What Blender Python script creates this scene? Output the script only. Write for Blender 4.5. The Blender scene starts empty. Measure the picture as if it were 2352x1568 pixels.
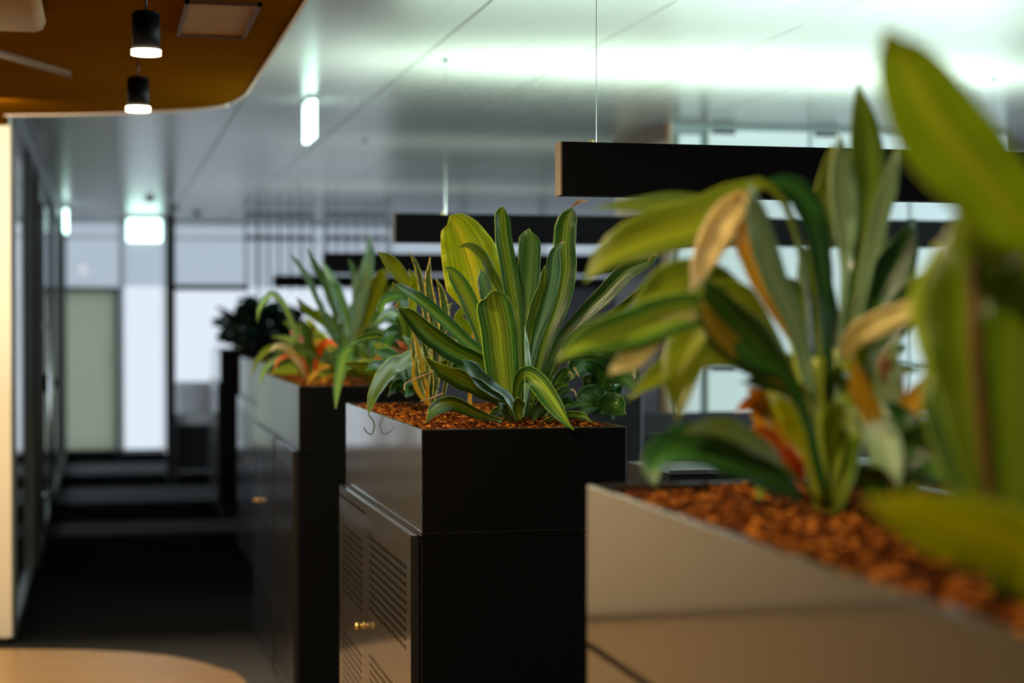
import bpy, bmesh, math, random
from mathutils import Vector, Matrix
random.seed(7)
C = bpy.context.scene.collection
SC = bpy.context.scene

# ------------------------------------------------------------------ camera
EYE = 1.5
F_PX = 4000.0
YAW = math.radians(13.13)
PITCH = math.radians(0.80)
cd = bpy.data.cameras.new('camera'); cam = bpy.data.objects.new('camera', cd); C.objects.link(cam)
cam.location = (0, 0, EYE)
cam.rotation_euler = (math.radians(90) - PITCH, 0, -YAW)
cd.sensor_width = 36; cd.lens = F_PX * 36 / 2352
cd.clip_start = 0.05; cd.clip_end = 200
cd.dof.use_dof = True; cd.dof.focus_distance = 4.05; cd.dof.aperture_fstop = 2.0
SC.camera = cam
# ------------------------------------------------------------------ view, world
SC.view_settings.view_transform = 'Standard'
SC.view_settings.look = 'None'
SC.view_settings.gamma = 1
SC.view_settings.exposure = 0.0
SC.view_settings.use_curve_mapping = False
SC.cycles.max_bounces = 8
SC.cycles.use_denoising = True
w = bpy.data.worlds.new('world'); SC.world = w; w.use_nodes = True
w.node_tree.nodes['Background'].inputs[0].default_value = (0.74, 0.82, 0.92, 1)
w.node_tree.nodes['Background'].inputs[1].default_value = 1.1

def area(name, loc, rot, sx, sy, power, col):
    l = bpy.data.lights.new(name, 'AREA'); l.shape = 'RECTANGLE'; l.size = sx; l.size_y = sy
    l.energy = power; l.color = col
    o = bpy.data.objects.new(name, l); C.objects.link(o); o.location = loc; o.rotation_euler = rot
    return o
D = math.radians
# added area lamp for daylight, before the solid right wall
area('added_daylight_right', (7.85, 5.0, 1.45), (0, D(90), 0), 1.9, 6.0, 420, (0.72, 0.9, 1.0))
# added area lamp brightening the glazed rooms and the far wall
area('added_daylight_left', (-3.9, 14.5, 1.5), (0, D(-90), 0), 1.8, 9.0, 170, (0.8, 0.9, 1.0))
# added warm area lamp under the canopy, brightening the cream wall
area('added_wall_fill', (-1.0, 7.2, 2.33), (D(40), 0, 0), 1.3, 0.1, 38, (1.0, 0.80, 0.55))

# ------------------------------------------------------------------ helpers
def tag(o, label, cat, group=None, kind=None):
    if label: o['label'] = label
    if cat: o['category'] = cat
    if group: o['group'] = group
    if kind: o['kind'] = kind
    return o
def thing(name, label, cat, loc=(0, 0, 0), group=None, rz=0):
    o = bpy.data.objects.new(name, None); C.objects.link(o); o.location = loc; o.rotation_euler = (0, 0, rz)
    o.empty_display_size = 0.1
    return tag(o, label, cat, group)
def struct(o):
    o['kind'] = 'structure'; return o
def obj(name, bm, mats, parent=None, smooth=False, world=True):
    me = bpy.data.meshes.new(name); bm.to_mesh(me); bm.free()
    for m in (mats if isinstance(mats, (list, tuple)) else [mats]): me.materials.append(m)
    if smooth:
        me.polygons.foreach_set('use_smooth', [True] * len(me.polygons))
    o = bpy.data.objects.new(name, me); C.objects.link(o)
    if parent:
        o.parent = parent
        if world:       # geometry was given in world coordinates
            off = Matrix.Identity(4); p = parent
            while p: off = p.matrix_basis @ off; p = p.parent
            me.transform(off.inverted())
    return o
def box(bm, x0, x1, y0, y1, z0, z1, mi=0, bev=0):
    vs = [bm.verts.new((x, y, z)) for x in (x0, x1) for y in (y0, y1) for z in (z0, z1)]
    fs = []
    for q in ((0,1,3,2),(4,6,7,5),(0,4,5,1),(2,3,7,6),(0,2,6,4),(1,5,7,3)):
        f = bm.faces.new([vs[i] for i in q]); f.material_index = mi; fs.append(f)
    if bev:
        es = list({e for f in fs for e in f.edges})
        bmesh.ops.bevel(bm, geom=es, offset=bev, segments=2, affect='EDGES', profile=0.5)
    return fs
def cyl(bm, p0, p1, r0, r1=None, n=24, mi=0, caps=True):
    r1 = r0 if r1 is None else r1
    p0, p1 = Vector(p0), Vector(p1); t = (p1 - p0).normalized()
    a = t.orthogonal().normalized(); b = t.cross(a)
    A = [bm.verts.new(p0 + (a*math.cos(k*2*math.pi/n) + b*math.sin(k*2*math.pi/n))*r0) for k in range(n)]
    B = [bm.verts.new(p1 + (a*math.cos(k*2*math.pi/n) + b*math.sin(k*2*math.pi/n))*r1) for k in range(n)]
    for k in range(n):
        f = bm.faces.new((A[k], A[(k+1) % n], B[(k+1) % n], B[k])); f.material_index = mi; f.smooth = True
    if caps:
        for L in (A[::-1], B):
            f = bm.faces.new(L); f.material_index = mi
def tube(bm, pts, r, n=8):
    rings = []
    for i, p in enumerate(pts):
        t = (pts[min(i+1, len(pts)-1)] - pts[max(i-1, 0)]).normalized()
        a = t.cross(Vector((0.3, 0.9, 0.2))).normalized(); b = t.cross(a)
        rr = r(i/(len(pts)-1)) if callable(r) else r
        rings.append([bm.verts.new(p + (a*math.cos(k*2*math.pi/n)+b*math.sin(k*2*math.pi/n))*rr) for k in range(n)])
    for A, B in zip(rings, rings[1:]):
        for k in range(n):
            f = bm.faces.new((A[k], A[(k+1) % n], B[(k+1) % n], B[k])); f.smooth = True
    bm.faces.new(rings[0][::-1]); bm.faces.new(rings[-1])
def BM(): return bmesh.new()

# point of the world seen at pixel (x, y) of the 2352x1568 frame, at depth d
CR = Matrix.Rotation(-YAW, 3, 'Z') @ Matrix.Rotation(math.radians(90) - PITCH, 3, 'X')
def at(x, y, d):
    return Vector((0, 0, EYE)) + CR @ Vector(((x - 1176) / F_PX * d, -(y - 784) / F_PX * d, -d))

# ------------------------------------------------------------------ materials
def newmat(name):
    m = bpy.data.materials.new(name); m.use_nodes = True
    nt = m.node_tree; b = nt.nodes['Principled BSDF']
    return m, nt, b
def mat(name, col, rough=0.5, metal=0.0, spec=0.5, noise=None, bump=None, coat=0, ior=None):
    m, nt, b = newmat(name)
    b.inputs['Base Color'].default_value = (*col, 1); b.inputs['Roughness'].default_value = rough
    b.inputs['Metallic'].default_value = metal; b.inputs['Specular IOR Level'].default_value = spec
    b.inputs['Coat Weight'].default_value = coat
    if ior: b.inputs['IOR'].default_value = ior
    tc = nt.nodes.new('ShaderNodeTexCoord')
    if noise:
        sc, amt = noise[:2]
        mp = nt.nodes.new('ShaderNodeMapping'); mp.inputs['Scale'].default_value = noise[2] if len(noise) > 2 else (1, 1, 1)
        n = nt.nodes.new('ShaderNodeTexNoise'); n.inputs['Scale'].default_value = sc; n.inputs['Detail'].default_value = 5
        nt.links.new(tc.outputs['Object'], mp.inputs[0]); nt.links.new(mp.outputs[0], n.inputs['Vector'])
        r = nt.nodes.new('ShaderNodeValToRGB')
        r.color_ramp.elements[0].position = 0.3; r.color_ramp.elements[1].position = 0.7
        r.color_ramp.elements[0].color = (*[c*(1-amt) for c in col], 1); r.color_ramp.elements[1].color = (*[min(1, c*(1+amt)) for c in col], 1)
        nt.links.new(n.outputs['Fac'], r.inputs[0]); nt.links.new(r.outputs[0], b.inputs['Base Color'])
    if bump:
        n2 = nt.nodes.new('ShaderNodeTexNoise'); n2.inputs['Scale'].default_value = bump[0]
        bp = nt.nodes.new('ShaderNodeBump'); bp.inputs['Strength'].default_value = bump[1]; bp.inputs['Distance'].default_value = 0.01
        nt.links.new(tc.outputs['Object'], n2.inputs['Vector']); nt.links.new(n2.outputs['Fac'], bp.inputs['Height']); nt.links.new(bp.outputs[0], b.inputs['Normal'])
    return m
def emis(name, col, s):
    m, nt, b = newmat(name)
    b.inputs['Base Color'].default_value = (*col, 1)
    b.inputs['Emission Color'].default_value = (*col, 1); b.inputs['Emission Strength'].default_value = s
    return m
M = {}
M['black_metal'] = mat('black_metal', (0.016, 0.015, 0.013), 0.34, 0, 0.5, noise=(3, 0.15), ior=1.5, coat=1.0)
M['black_metal'].node_tree.nodes['Principled BSDF'].inputs['Coat Roughness'].default_value = 0.07
M['lamp_black'] = mat('lamp_black', (0.004, 0.004, 0.004), 0.5, 0, 0.1, noise=(10, 0.1))
M['black_face'] = mat('black_metal_shaded', (0.004, 0.004, 0.004), 0.3, 0, 0.12, bump=(300, 0.02))  # darker copy of black_metal, dark reflection painted into front faces
M['hole'] = mat('dark_inside', (0.003, 0.003, 0.003), 0.8, 0, 0.1)
M['black_beam'] = mat('beam_black', (0.004, 0.004, 0.004), 0.6, 0, 0.1, noise=(4, 0.1))
M['beam_end'] = mat('beam_end_plate', (0.16, 0.12, 0.075), 0.45, 0, 0.4, noise=(8, 0.1))
M['brass'] = mat('brass', (0.85, 0.62, 0.26), 0.22, 1.0, 0.5, noise=(30, 0.05))
M['steel'] = mat('brushed_steel', (0.55, 0.55, 0.55), 0.3, 1.0, 0.5, noise=(30, 0.08))
M['white_wall'] = mat('white_paint', (0.78, 0.80, 0.81), 0.6, 0, 0.3, noise=(2, 0.03), bump=(150, 0.05))
M['cream_wall'] = mat('cream_paint', (0.86, 0.77, 0.60), 0.55, 0, 0.3, noise=(1.5, 0.03), bump=(150, 0.05))
M['grey_wall'] = mat('charcoal_paint', (0.06, 0.058, 0.06), 0.6, 0, 0.3, noise=(2, 0.03), bump=(150, 0.05))
M['lilac_wall'] = mat('grey_paint', (0.20, 0.19, 0.21), 0.6, 0, 0.3, noise=(2, 0.03), bump=(150, 0.05))
M['tan_wall'] = mat('tan_panel', (0.42, 0.33, 0.22), 0.5, 0, 0.3, noise=(5, 0.08, (1, 1, 0.1)))
M['locker'] = mat('pale_locker', (0.74, 0.80, 0.78), 0.4, 0, 0.4, noise=(1, 0.02))
M['locker_seam'] = mat('locker_frame', (0.22, 0.27, 0.26), 0.5, 0, 0.3, noise=(4, 0.05))
M['sage'] = mat('sage_door', (0.50, 0.52, 0.43), 0.45, 0, 0.4, noise=(2, 0.05))
M['frame'] = mat('black_frame', (0.01, 0.011, 0.012), 0.35, 0, 0.4, noise=(5, 0.1))
M['grey_frame'] = mat('grey_frame', (0.10, 0.11, 0.11), 0.35, 0.3, 0.4, noise=(5, 0.1))
M['bronze'] = mat('bronze_canopy', (0.115, 0.042, 0.001), 0.6, 0.0, 0.0, noise=(1.2, 0.12))
M['bronze_dark'] = mat('bronze_dark', (0.10, 0.04, 0.01), 0.45, 0.2, 0.4, noise=(6, 0.1))
M['bronze_pale'] = mat('bronze_pale', (0.27, 0.13, 0.025), 0.5, 0.0, 0.4, noise=(5, 0.1))
M['rim'] = mat('pale_rim', (0.60, 0.50, 0.40), 0.45, 0, 0.4, noise=(4, 0.04))
M['pendant_glow'] = emis('pendant_glow', (1.0, 0.80, 0.50), 14)
M['sign_glow'] = emis('sign_glow', (0.66, 1.0, 0.90), 5)
M['sign_green'] = emis('sign_green', (0.05, 0.75, 0.35), 2)
M['fabric'] = mat('grey_fabric', (0.17, 0.16, 0.17), 0.9, 0, 0.2, noise=(80, 0.2), bump=(400, 0.2))
M['fabric_pale'] = mat('pale_fabric', (0.75, 0.75, 0.78), 0.9, 0, 0.2, noise=(80, 0.1), bump=(400, 0.2))
M['plastic'] = mat('black_plastic', (0.012, 0.012, 0.014), 0.4, 0, 0.4, noise=(10, 0.1))
M['screen'] = mat('dark_screen', (0.02, 0.022, 0.026), 0.15, 0, 0.5, noise=(10, 0.1))
M['brown_stem'] = mat('brown_stem', (0.10, 0.05, 0.012), 0.7, 0, 0.2, noise=(40, 0.3))
M['dark_wire'] = mat('dark_wire', (0.05, 0.05, 0.05), 0.6, 0, 0.2, noise=(40, 0.1))
M['desk'] = mat('desk_top', (0.3, 0.28, 0.25), 0.4, 0, 0.4, noise=(10, 0.08))
M['slat'] = mat('grey_slat', (0.34, 0.34, 0.36), 0.6, 0, 0.3, noise=(10, 0.08))

def ceiling_mat():
    m, nt, b = newmat('satin_ceiling_metal')
    tc = nt.nodes.new('ShaderNodeTexCoord'); mp = nt.nodes.new('ShaderNodeMapping')
    mp.inputs['Scale'].default_value = (1.5, 0.25, 1)
    n = nt.nodes.new('ShaderNodeTexNoise'); n.inputs['Scale'].default_value = 3; n.inputs['Detail'].default_value = 3
    r = nt.nodes.new('ShaderNodeValToRGB'); r.color_ramp.elements[0].color = (0.225, 0.22, 0.205, 1); r.color_ramp.elements[1].color = (0.28, 0.275, 0.255, 1)
    nt.links.new(tc.outputs['Object'], mp.inputs[0]); nt.links.new(mp.outputs[0], n.inputs['Vector'])
    nt.links.new(n.outputs['Fac'], r.inputs[0]); nt.links.new(r.outputs[0], b.inputs['Base Color'])
    b.inputs['Metallic'].default_value = 0.2; b.inputs['Roughness'].default_value = 0.26
    return m
M['ceiling'] = ceiling_mat()
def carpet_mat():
    # dark loop carpet with paler cross bands
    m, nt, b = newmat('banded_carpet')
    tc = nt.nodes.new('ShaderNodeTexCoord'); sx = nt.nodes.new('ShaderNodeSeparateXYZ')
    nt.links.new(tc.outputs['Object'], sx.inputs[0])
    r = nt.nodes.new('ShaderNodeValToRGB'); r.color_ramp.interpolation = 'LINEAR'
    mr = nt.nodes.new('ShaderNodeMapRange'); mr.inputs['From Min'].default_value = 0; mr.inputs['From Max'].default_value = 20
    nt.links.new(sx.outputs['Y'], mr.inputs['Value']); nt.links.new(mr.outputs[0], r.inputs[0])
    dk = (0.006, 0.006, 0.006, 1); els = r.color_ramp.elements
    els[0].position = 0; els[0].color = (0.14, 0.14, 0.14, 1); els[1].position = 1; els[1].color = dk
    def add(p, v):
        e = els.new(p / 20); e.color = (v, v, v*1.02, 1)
    add(7.3, 0.14); add(8.4, 0.012)  # nearer carpet painted paler, as lit floor
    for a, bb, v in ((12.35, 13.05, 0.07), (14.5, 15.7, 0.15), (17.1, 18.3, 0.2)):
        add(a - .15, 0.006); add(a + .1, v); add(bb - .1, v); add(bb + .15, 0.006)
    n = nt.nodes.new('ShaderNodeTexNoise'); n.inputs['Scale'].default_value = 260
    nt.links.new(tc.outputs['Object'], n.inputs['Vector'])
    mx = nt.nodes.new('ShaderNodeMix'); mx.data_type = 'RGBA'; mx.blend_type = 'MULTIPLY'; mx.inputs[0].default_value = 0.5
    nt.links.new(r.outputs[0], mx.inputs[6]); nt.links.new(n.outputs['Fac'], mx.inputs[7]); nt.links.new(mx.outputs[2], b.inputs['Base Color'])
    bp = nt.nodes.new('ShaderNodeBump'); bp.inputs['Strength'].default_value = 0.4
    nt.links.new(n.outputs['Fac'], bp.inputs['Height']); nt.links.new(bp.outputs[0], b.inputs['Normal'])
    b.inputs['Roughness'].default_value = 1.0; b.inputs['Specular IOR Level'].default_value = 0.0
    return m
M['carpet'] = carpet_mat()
def wood_mat():
    m, nt, b = newmat('oak_board')
    tc = nt.nodes.new('ShaderNodeTexCoord'); mp = nt.nodes.new('ShaderNodeMapping')
    mp.inputs['Rotation'].default_value = (0, 0, D(25)); mp.inputs['Scale'].default_value = (1.2, 14, 1)
    n = nt.nodes.new('ShaderNodeTexNoise'); n.inputs['Scale'].default_value = 2.5; n.inputs['Detail'].default_value = 6
    nt.links.new(tc.outputs['Object'], mp.inputs[0]); nt.links.new(mp.outputs[0], n.inputs['Vector'])
    r = nt.nodes.new('ShaderNodeValToRGB'); r.color_ramp.elements[0].position = 0.3; r.color_ramp.elements[1].position = 0.7
    r.color_ramp.elements[0].color = (0.40, 0.23, 0.082, 1); r.color_ramp.elements[1].color = (0.53, 0.33, 0.135, 1)
    nt.links.new(n.outputs['Fac'], r.inputs[0]); nt.links.new(r.outputs[0], b.inputs['Base Color'])
    b.inputs['Roughness'].default_value = 0.38
    return m
M['wood'] = wood_mat()
def bark_mat():
    m, nt, b = newmat('bark_chips')
    g = nt.nodes.new('ShaderNodeNewGeometry')
    r = nt.nodes.new('ShaderNodeValToRGB'); e = r.color_ramp.elements
    e[0].color = (0.02, 0.005, 0.002, 1); e[1].color = (0.58, 0.21, 0.03, 1); e[1].position = 1
    x = e.new(0.6); x.color = (0.15, 0.036, 0.005, 1)
    nt.links.new(g.outputs['Random Per Island'], r.inputs[0]); nt.links.new(r.outputs[0], b.inputs['Base Color'])
    b.inputs['Roughness'].default_value = 0.9; b.inputs['Specular IOR Level'].default_value = 0.05
    return m
M['bark'] = bark_mat()
M['soil'] = mat('soil', (0.09, 0.028, 0.008), 0.9, 0, 0.2, noise=(40, 0.6), bump=(120, 0.8))
def glass_mat(name, tint, refl):
    m, nt, b = newmat(name); nt.nodes.remove(b)
    t = nt.nodes.new('ShaderNodeBsdfTransparent'); t.inputs[0].default_value = (*tint, 1)
    g = nt.nodes.new('ShaderNodeBsdfGlossy'); g.inputs['Roughness'].default_value = 0.03
    lw = nt.nodes.new('ShaderNodeLayerWeight'); lw.inputs[0].default_value = 0.5
    pw = nt.nodes.new('ShaderNodeMath'); pw.operation = 'POWER'; pw.inputs[1].default_value = 5; nt.links.new(lw.outputs['Facing'], pw.inputs[0])
    fr = nt.nodes.new('ShaderNodeMath'); fr.operation = 'MULTIPLY_ADD'; fr.inputs[1].default_value = refl; fr.inputs[2].default_value = 0.006; nt.links.new(pw.outputs[0], fr.inputs[0])
    mx = nt.nodes.new('ShaderNodeMixShader')
    nt.links.new(fr.outputs[0], mx.inputs[0]); nt.links.new(t.outputs[0], mx.inputs[1]); nt.links.new(g.outputs[0], mx.inputs[2])
    nt.links.new(mx.outputs[0], nt.nodes['Material Output'].inputs[0])
    return m
M['glass'] = glass_mat('clear_glass', (0.97, 0.98, 0.98), 0.18)
M['blind'] = mat('blind_fabric', (0.75, 0.77, 0.78), 0.8, 0, 0.1, noise=(60, 0.04))
_n = M['blind'].node_tree; _t = _n.nodes.new('ShaderNodeBsdfTranslucent'); _t.inputs[0].default_value = (0.8, 0.82, 0.84, 1); _m = _n.nodes.new('ShaderNodeMixShader'); _m.inputs[0].default_value = 0.92
_n.links.new(_n.nodes['Principled BSDF'].outputs[0], _m.inputs[1]); _n.links.new(_t.outputs[0], _m.inputs[2]); _n.links.new(_m.outputs[0], _n.nodes['Material Output'].inputs[0])

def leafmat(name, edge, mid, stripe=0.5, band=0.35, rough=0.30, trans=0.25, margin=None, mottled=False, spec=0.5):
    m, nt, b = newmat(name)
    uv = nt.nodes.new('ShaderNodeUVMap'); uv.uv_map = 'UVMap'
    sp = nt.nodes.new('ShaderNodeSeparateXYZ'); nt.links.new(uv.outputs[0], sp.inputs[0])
    # distance from the midrib
    su = nt.nodes.new('ShaderNodeMath'); su.operation = 'SUBTRACT'; su.inputs[1].default_value = 0.5; nt.links.new(sp.outputs[0], su.inputs[0])
    ab = nt.nodes.new('ShaderNodeMath'); ab.operation = 'ABSOLUTE'; nt.links.new(su.outputs[0], ab.inputs[0])
    r = nt.nodes.new('ShaderNodeValToRGB'); e = r.color_ramp.elements
    e[0].position = band*0.25; e[0].color = (*mid, 1); e[1].position = band; e[1].color = (*edge, 1)
    if margin:
        a = e.new(0.36); a.color = (*edge, 1); a = e.new(0.40); a.color = (*margin, 1)
    else:
        a = e.new(0.480); a.color = (*edge, 1); a = e.new(0.498); a.color = (*[min(1, c*1.6 + 0.12*k) for c, k in zip(mid, (1, 1, .45))], 1)
    nt.links.new(ab.outputs[0], r.inputs[0])
    oi = nt.nodes.new('ShaderNodeObjectInfo')
    cb = nt.nodes.new('ShaderNodeCombineXYZ')
    mu = nt.nodes.new('ShaderNodeMath'); mu.operation = 'MULTIPLY'; mu.inputs[1].default_value = 3.0 if mottled else 22; nt.links.new(sp.outputs[0], mu.inputs[0])
    mv = nt.nodes.new('ShaderNodeMath'); mv.operation = 'MULTIPLY'; mv.inputs[1].default_value = 22.0 if mottled else 0.8; nt.links.new(sp.outputs[1], mv.inputs[0])
    nt.links.new(mu.outputs[0], cb.inputs[0]); nt.links.new(mv.outputs[0], cb.inputs[1])
    mr = nt.nodes.new('ShaderNodeMath'); mr.operation = 'MULTIPLY'; mr.inputs[1].default_value = 30; nt.links.new(oi.outputs['Random'], mr.inputs[0])
    nt.links.new(mr.outputs[0], cb.inputs[2])
    n = nt.nodes.new('ShaderNodeTexNoise'); n.inputs['Scale'].default_value = 1.0; n.inputs['Detail'].default_value = 2
    nt.links.new(cb.outputs[0], n.inputs['Vector'])
    rr = nt.nodes.new('ShaderNodeValToRGB'); rr.color_ramp.elements[0].position = 0.42; rr.color_ramp.elements[1].position = 0.62
    rr.color_ramp.elements[0].color = (1 - stripe,)*3 + (1,); rr.color_ramp.elements[1].color = (1.0 + stripe*0.5,)*3 + (1,)
    nt.links.new(n.outputs['Fac'], rr.inputs[0])
    mx = nt.nodes.new('ShaderNodeMix'); mx.data_type = 'RGBA'; mx.blend_type = 'MULTIPLY'; mx.inputs[0].default_value = 1
    nt.links.new(r.outputs[0], mx.inputs[6]); nt.links.new(rr.outputs[0], mx.inputs[7])
    hs = nt.nodes.new('ShaderNodeHueSaturation')
    hm = nt.nodes.new('ShaderNodeMapRange'); hm.inputs['To Min'].default_value = 0.48; hm.inputs['To Max'].default_value = 0.515
    vm = nt.nodes.new('ShaderNodeMapRange'); vm.inputs['To Min'].default_value = 1.25; vm.inputs['To Max'].default_value = 0.8
    for q in (hm, vm): nt.links.new(oi.outputs['Random'], q.inputs['Value'])
    nt.links.new(hm.outputs[0], hs.inputs['Hue']); nt.links.new(vm.outputs[0], hs.inputs['Value']); nt.links.new(mx.outputs[2], hs.inputs['Color'])
    nt.links.new(hs.outputs[0], b.inputs['Base Color'])
    b.inputs['Roughness'].default_value = rough; b.inputs['Specular IOR Level'].default_value = spec
    bp = nt.nodes.new('ShaderNodeBump'); bp.inputs['Strength'].default_value = 0.5; bp.inputs['Distance'].default_value = 0.004
    nt.links.new(n.outputs['Fac'], bp.inputs['Height']); nt.links.new(bp.outputs[0], b.inputs['Normal'])
    tr = nt.nodes.new('ShaderNodeBsdfTranslucent')
    g2 = nt.nodes.new('ShaderNodeMix'); g2.data_type = 'RGBA'; g2.blend_type = 'MULTIPLY'; g2.inputs[0].default_value = 1
    g2.inputs[7].default_value = (1.5, 1.4, 0.5, 1); nt.links.new(hs.outputs[0], g2.inputs[6]); nt.links.new(g2.outputs[2], tr.inputs[0])
    ms = nt.nodes.new('ShaderNodeMixShader'); ms.inputs[0].default_value = trans
    nt.links.new(b.outputs[0], ms.inputs[1]); nt.links.new(tr.outputs[0], ms.inputs[2])
    nt.links.new(ms.outputs[0], nt.nodes['Material Output'].inputs[0])
    return m
L = {
 'drac': leafmat('leaf_striped_green', (0.035, 0.17, 0.022), (0.26, 0.42, 0.030), 0.5, 0.36, 0.24, 0.25, spec=0.7),
 'deep': leafmat('leaf_deep_green', (0.016, 0.10, 0.020), (0.07, 0.22, 0.03), 0.45, 0.4, 0.24, 0.2, spec=0.7),
 'olive': leafmat('leaf_olive', (0.13, 0.22, 0.008), (0.22, 0.30, 0.010), 0.3, 0.4, 0.3, 0.3),
 'lime': leafmat('leaf_lime', (0.34, 0.46, 0.008), (0.50, 0.52, 0.03), 0.25, 0.12, 0.5, 0.4, spec=0.3, mottled=False),
 'chartreuse': leafmat('leaf_chartreuse', (0.62, 0.66, 0.01), (0.75, 0.72, 0.03), 0.15, 0.2, 0.6, 0.4, spec=0.2),
 'yellow': leafmat('leaf_yellow', (0.62, 0.43, 0.03), (0.72, 0.52, 0.05), 0.25, 0.3, 0.4, 0.35),
 'pale': leafmat('leaf_pale', (0.78, 0.66, 0.26), (0.88, 0.78, 0.42), 0.3, 0.35, 0.35, 0.25),  # pale leaf colour, also paints warm highlights on blurred leaves
 'silver': leafmat('leaf_silver_green', (0.26, 0.48, 0.26), (0.42, 0.60, 0.34), 0.3, 0.35, 0.24, 0.2, spec=0.7),
 'teal': leafmat('leaf_teal', (0.06, 0.20, 0.10), (0.13, 0.32, 0.17), 0.5, 0.35, 0.2, 0.15, spec=0.8),
 'orange': leafmat('leaf_orange', (0.75, 0.16, 0.02), (0.85, 0.28, 0.04), 0.3, 0.3, 0.4, 0.3),
 'pink': leafmat('leaf_pink', (0.62, 0.26, 0.20), (0.7, 0.4, 0.3), 0.3, 0.3, 0.4, 0.3),
 'dry': leafmat('leaf_dry', (0.38, 0.22, 0.10), (0.5, 0.33, 0.16), 0.3, 0.3, 0.6, 0.1),
 'sans': leafmat('leaf_yellow_margined', (0.035, 0.10, 0.025), (0.06, 0.15, 0.04), 0.45, 0.2, 0.33, 0.1, margin=(0.68, 0.56, 0.07), mottled=True),
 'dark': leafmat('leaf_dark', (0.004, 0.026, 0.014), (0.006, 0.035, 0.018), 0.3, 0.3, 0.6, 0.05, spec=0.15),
}

# ------------------------------------------------------------------ leaves
def catmull(P, n):
    P = [P[0]*2 - P[1]] + P + [P[-1]*2 - P[-2]]
    seg = len(P) - 3; out = []
    for i in range(n + 1):
        t = i / n * seg; k = min(int(t), seg - 1); u = t - k
        a, b_, c, d = P[k:k+4]
        out.append(0.5*((2*b_) + (c - a)*u + (2*a - 5*b_ + 4*c - d)*u*u + (3*b_ - a - 3*c + d)*u**3))
    return out
def prof(kind, t):      # t = 0 at the base, 1 at the tip
    if kind == 'strap':
        return (0.28 + 0.72*math.sin(min(1, t/0.62)*math.pi/2)**1.2) * (1 if t < 0.62 else max(0, 1 - ((t-0.62)/0.38)**1.8))
    if kind == 'sword':
        return (0.45 + 0.55*math.sin(min(1, t/0.5)*math.pi/2)) * (1 if t < 0.5 else max(0, 1 - ((t-0.5)/0.5)**1.7))
    if kind == 'oval':
        return max(0, math.sin(math.pi*min(1, t**0.85)))**0.75
    if kind == 'heart':
        return (min(1, t/0.22)**0.5) * max(0, 1 - max(0, (t-0.25)/0.75)**1.9)
    if kind == 'blade':
        if t < 0.32: return 0.16 + 0.10*(t/0.32)**2
        q = (t - 0.32)/0.68
        return 0.26 + 0.74*math.sin(math.pi*min(1, q/0.9 if q < .45 else .5)) if q < .45 else max(0, 1 - ((q-.45)/.55)**1.9)
    if kind == 'stem':
        return 1.0 - 0.4*t
    if kind == 'blunt':
        return (0.35 + 0.65*math.sin(min(1, t/0.5)*math.pi/2)) * (1 if t < 0.74 else max(0.0, 1 - 0.55*((t-0.74)/0.26)**1.5 - 0.45*((t-0.74)/0.26)**5))
EYEV = Vector((0, 0, EYE))
def leaf_mesh(pts, width, kind='strap', twist=(0, 0), fold=0.25, wave=0.0, ns=18, curl=0.0, seed=0):
    """pts from BASE to TIP in world space; width in metres; fold = depth of the channel along the midrib"""
    rng = random.Random(seed)
    Q = catmull(pts, ns); nu = 6
    bm = BM(); uvl = bm.loops.layers.uv.new('UVMap')
    ph = rng.uniform(0, 6.3); tipt = rng.choice((-1, 1))*rng.uniform(25, 75); fr = rng.uniform(2.2, 3.6)
    rows = []
    for i, p in enumerate(Q):
        t = i / ns
        T = (Q[min(i+1, ns)] - Q[max(i-1, 0)]).normalized()
        V = (p - EYEV).normalized()
        W = T.cross(V)
        if W.length < 1e-4: W = Vector((1, 0, 0))
        W.normalize(); N = W.cross(T).normalized()
        R = Matrix.Rotation(math.radians(twist[0] + (twist[1] - twist[0])*t + tipt*max(0, (t-0.78)/0.22)**1.5), 3, T)
        W = R @ W; N = R @ N
        hw = max(0.012, prof(kind, t)) * width / 2
        row = []
        for j in range(nu + 1):
            u = j / nu * 2 - 1
            off = fold*abs(u)**1.3*hw + curl*u*u*hw*t
            wv = wave*hw*abs(u)**2*math.sin(fr*math.pi*2*t*1.6 + ph + (0.9 if u > 0 else 0))
            row.append(bm.verts.new(p + W*(u*hw*(1 - 0.12*abs(fold)*abs(u))) - N*(off + wv)))
        rows.append(row)
    for i in range(ns):
        for j in range(nu):
            f = bm.faces.new((rows[i][j], rows[i][j+1], rows[i+1][j+1], rows[i+1][j])); f.smooth = True
            for lp, (a, b_) in zip(f.loops, ((i, j), (i, j+1), (i+1, j+1), (i+1, j))):
                lp[uvl].uv = (b_/nu, a/ns)
    return bm
LN = [0]
def leaf(parent, pts, wm, matk, kind='strap', twist=(0, 0), fold=0.3, wave=0.10, curl=0, name='leaf', label=None, thick=0.0009):
    LN[0] += 1
    o = obj(name, leaf_mesh(pts, wm, kind, twist, fold, wave, curl=curl, seed=LN[0]), L[matk], parent)
    md = o.modifiers.new('thickness', 'SOLIDIFY'); md.thickness = thick; md.offset = 0
    if label: o['label'] = label
    return o
def pleaf(parent, px, wpx, matk, d0, d1, conv=None, **kw):
    """px = tip first, listed as picture points of the photograph; d0 depth at the base, d1 at the tip"""
    px = px[::-1]; n = len(px) - 1
    P = []
    for i, (x, y) in enumerate(px):
        if conv: x, y = conv(x, y)
        t = i/n
        P.append(at(x, y, d0 + (d1 - d0)*t + 0.012*math.sin(t*3.1)))
    s = conv.s if conv else 1
    return leaf(parent, P, wpx/s*((d0 + d1)/2)/F_PX, matk, **kw)
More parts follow.
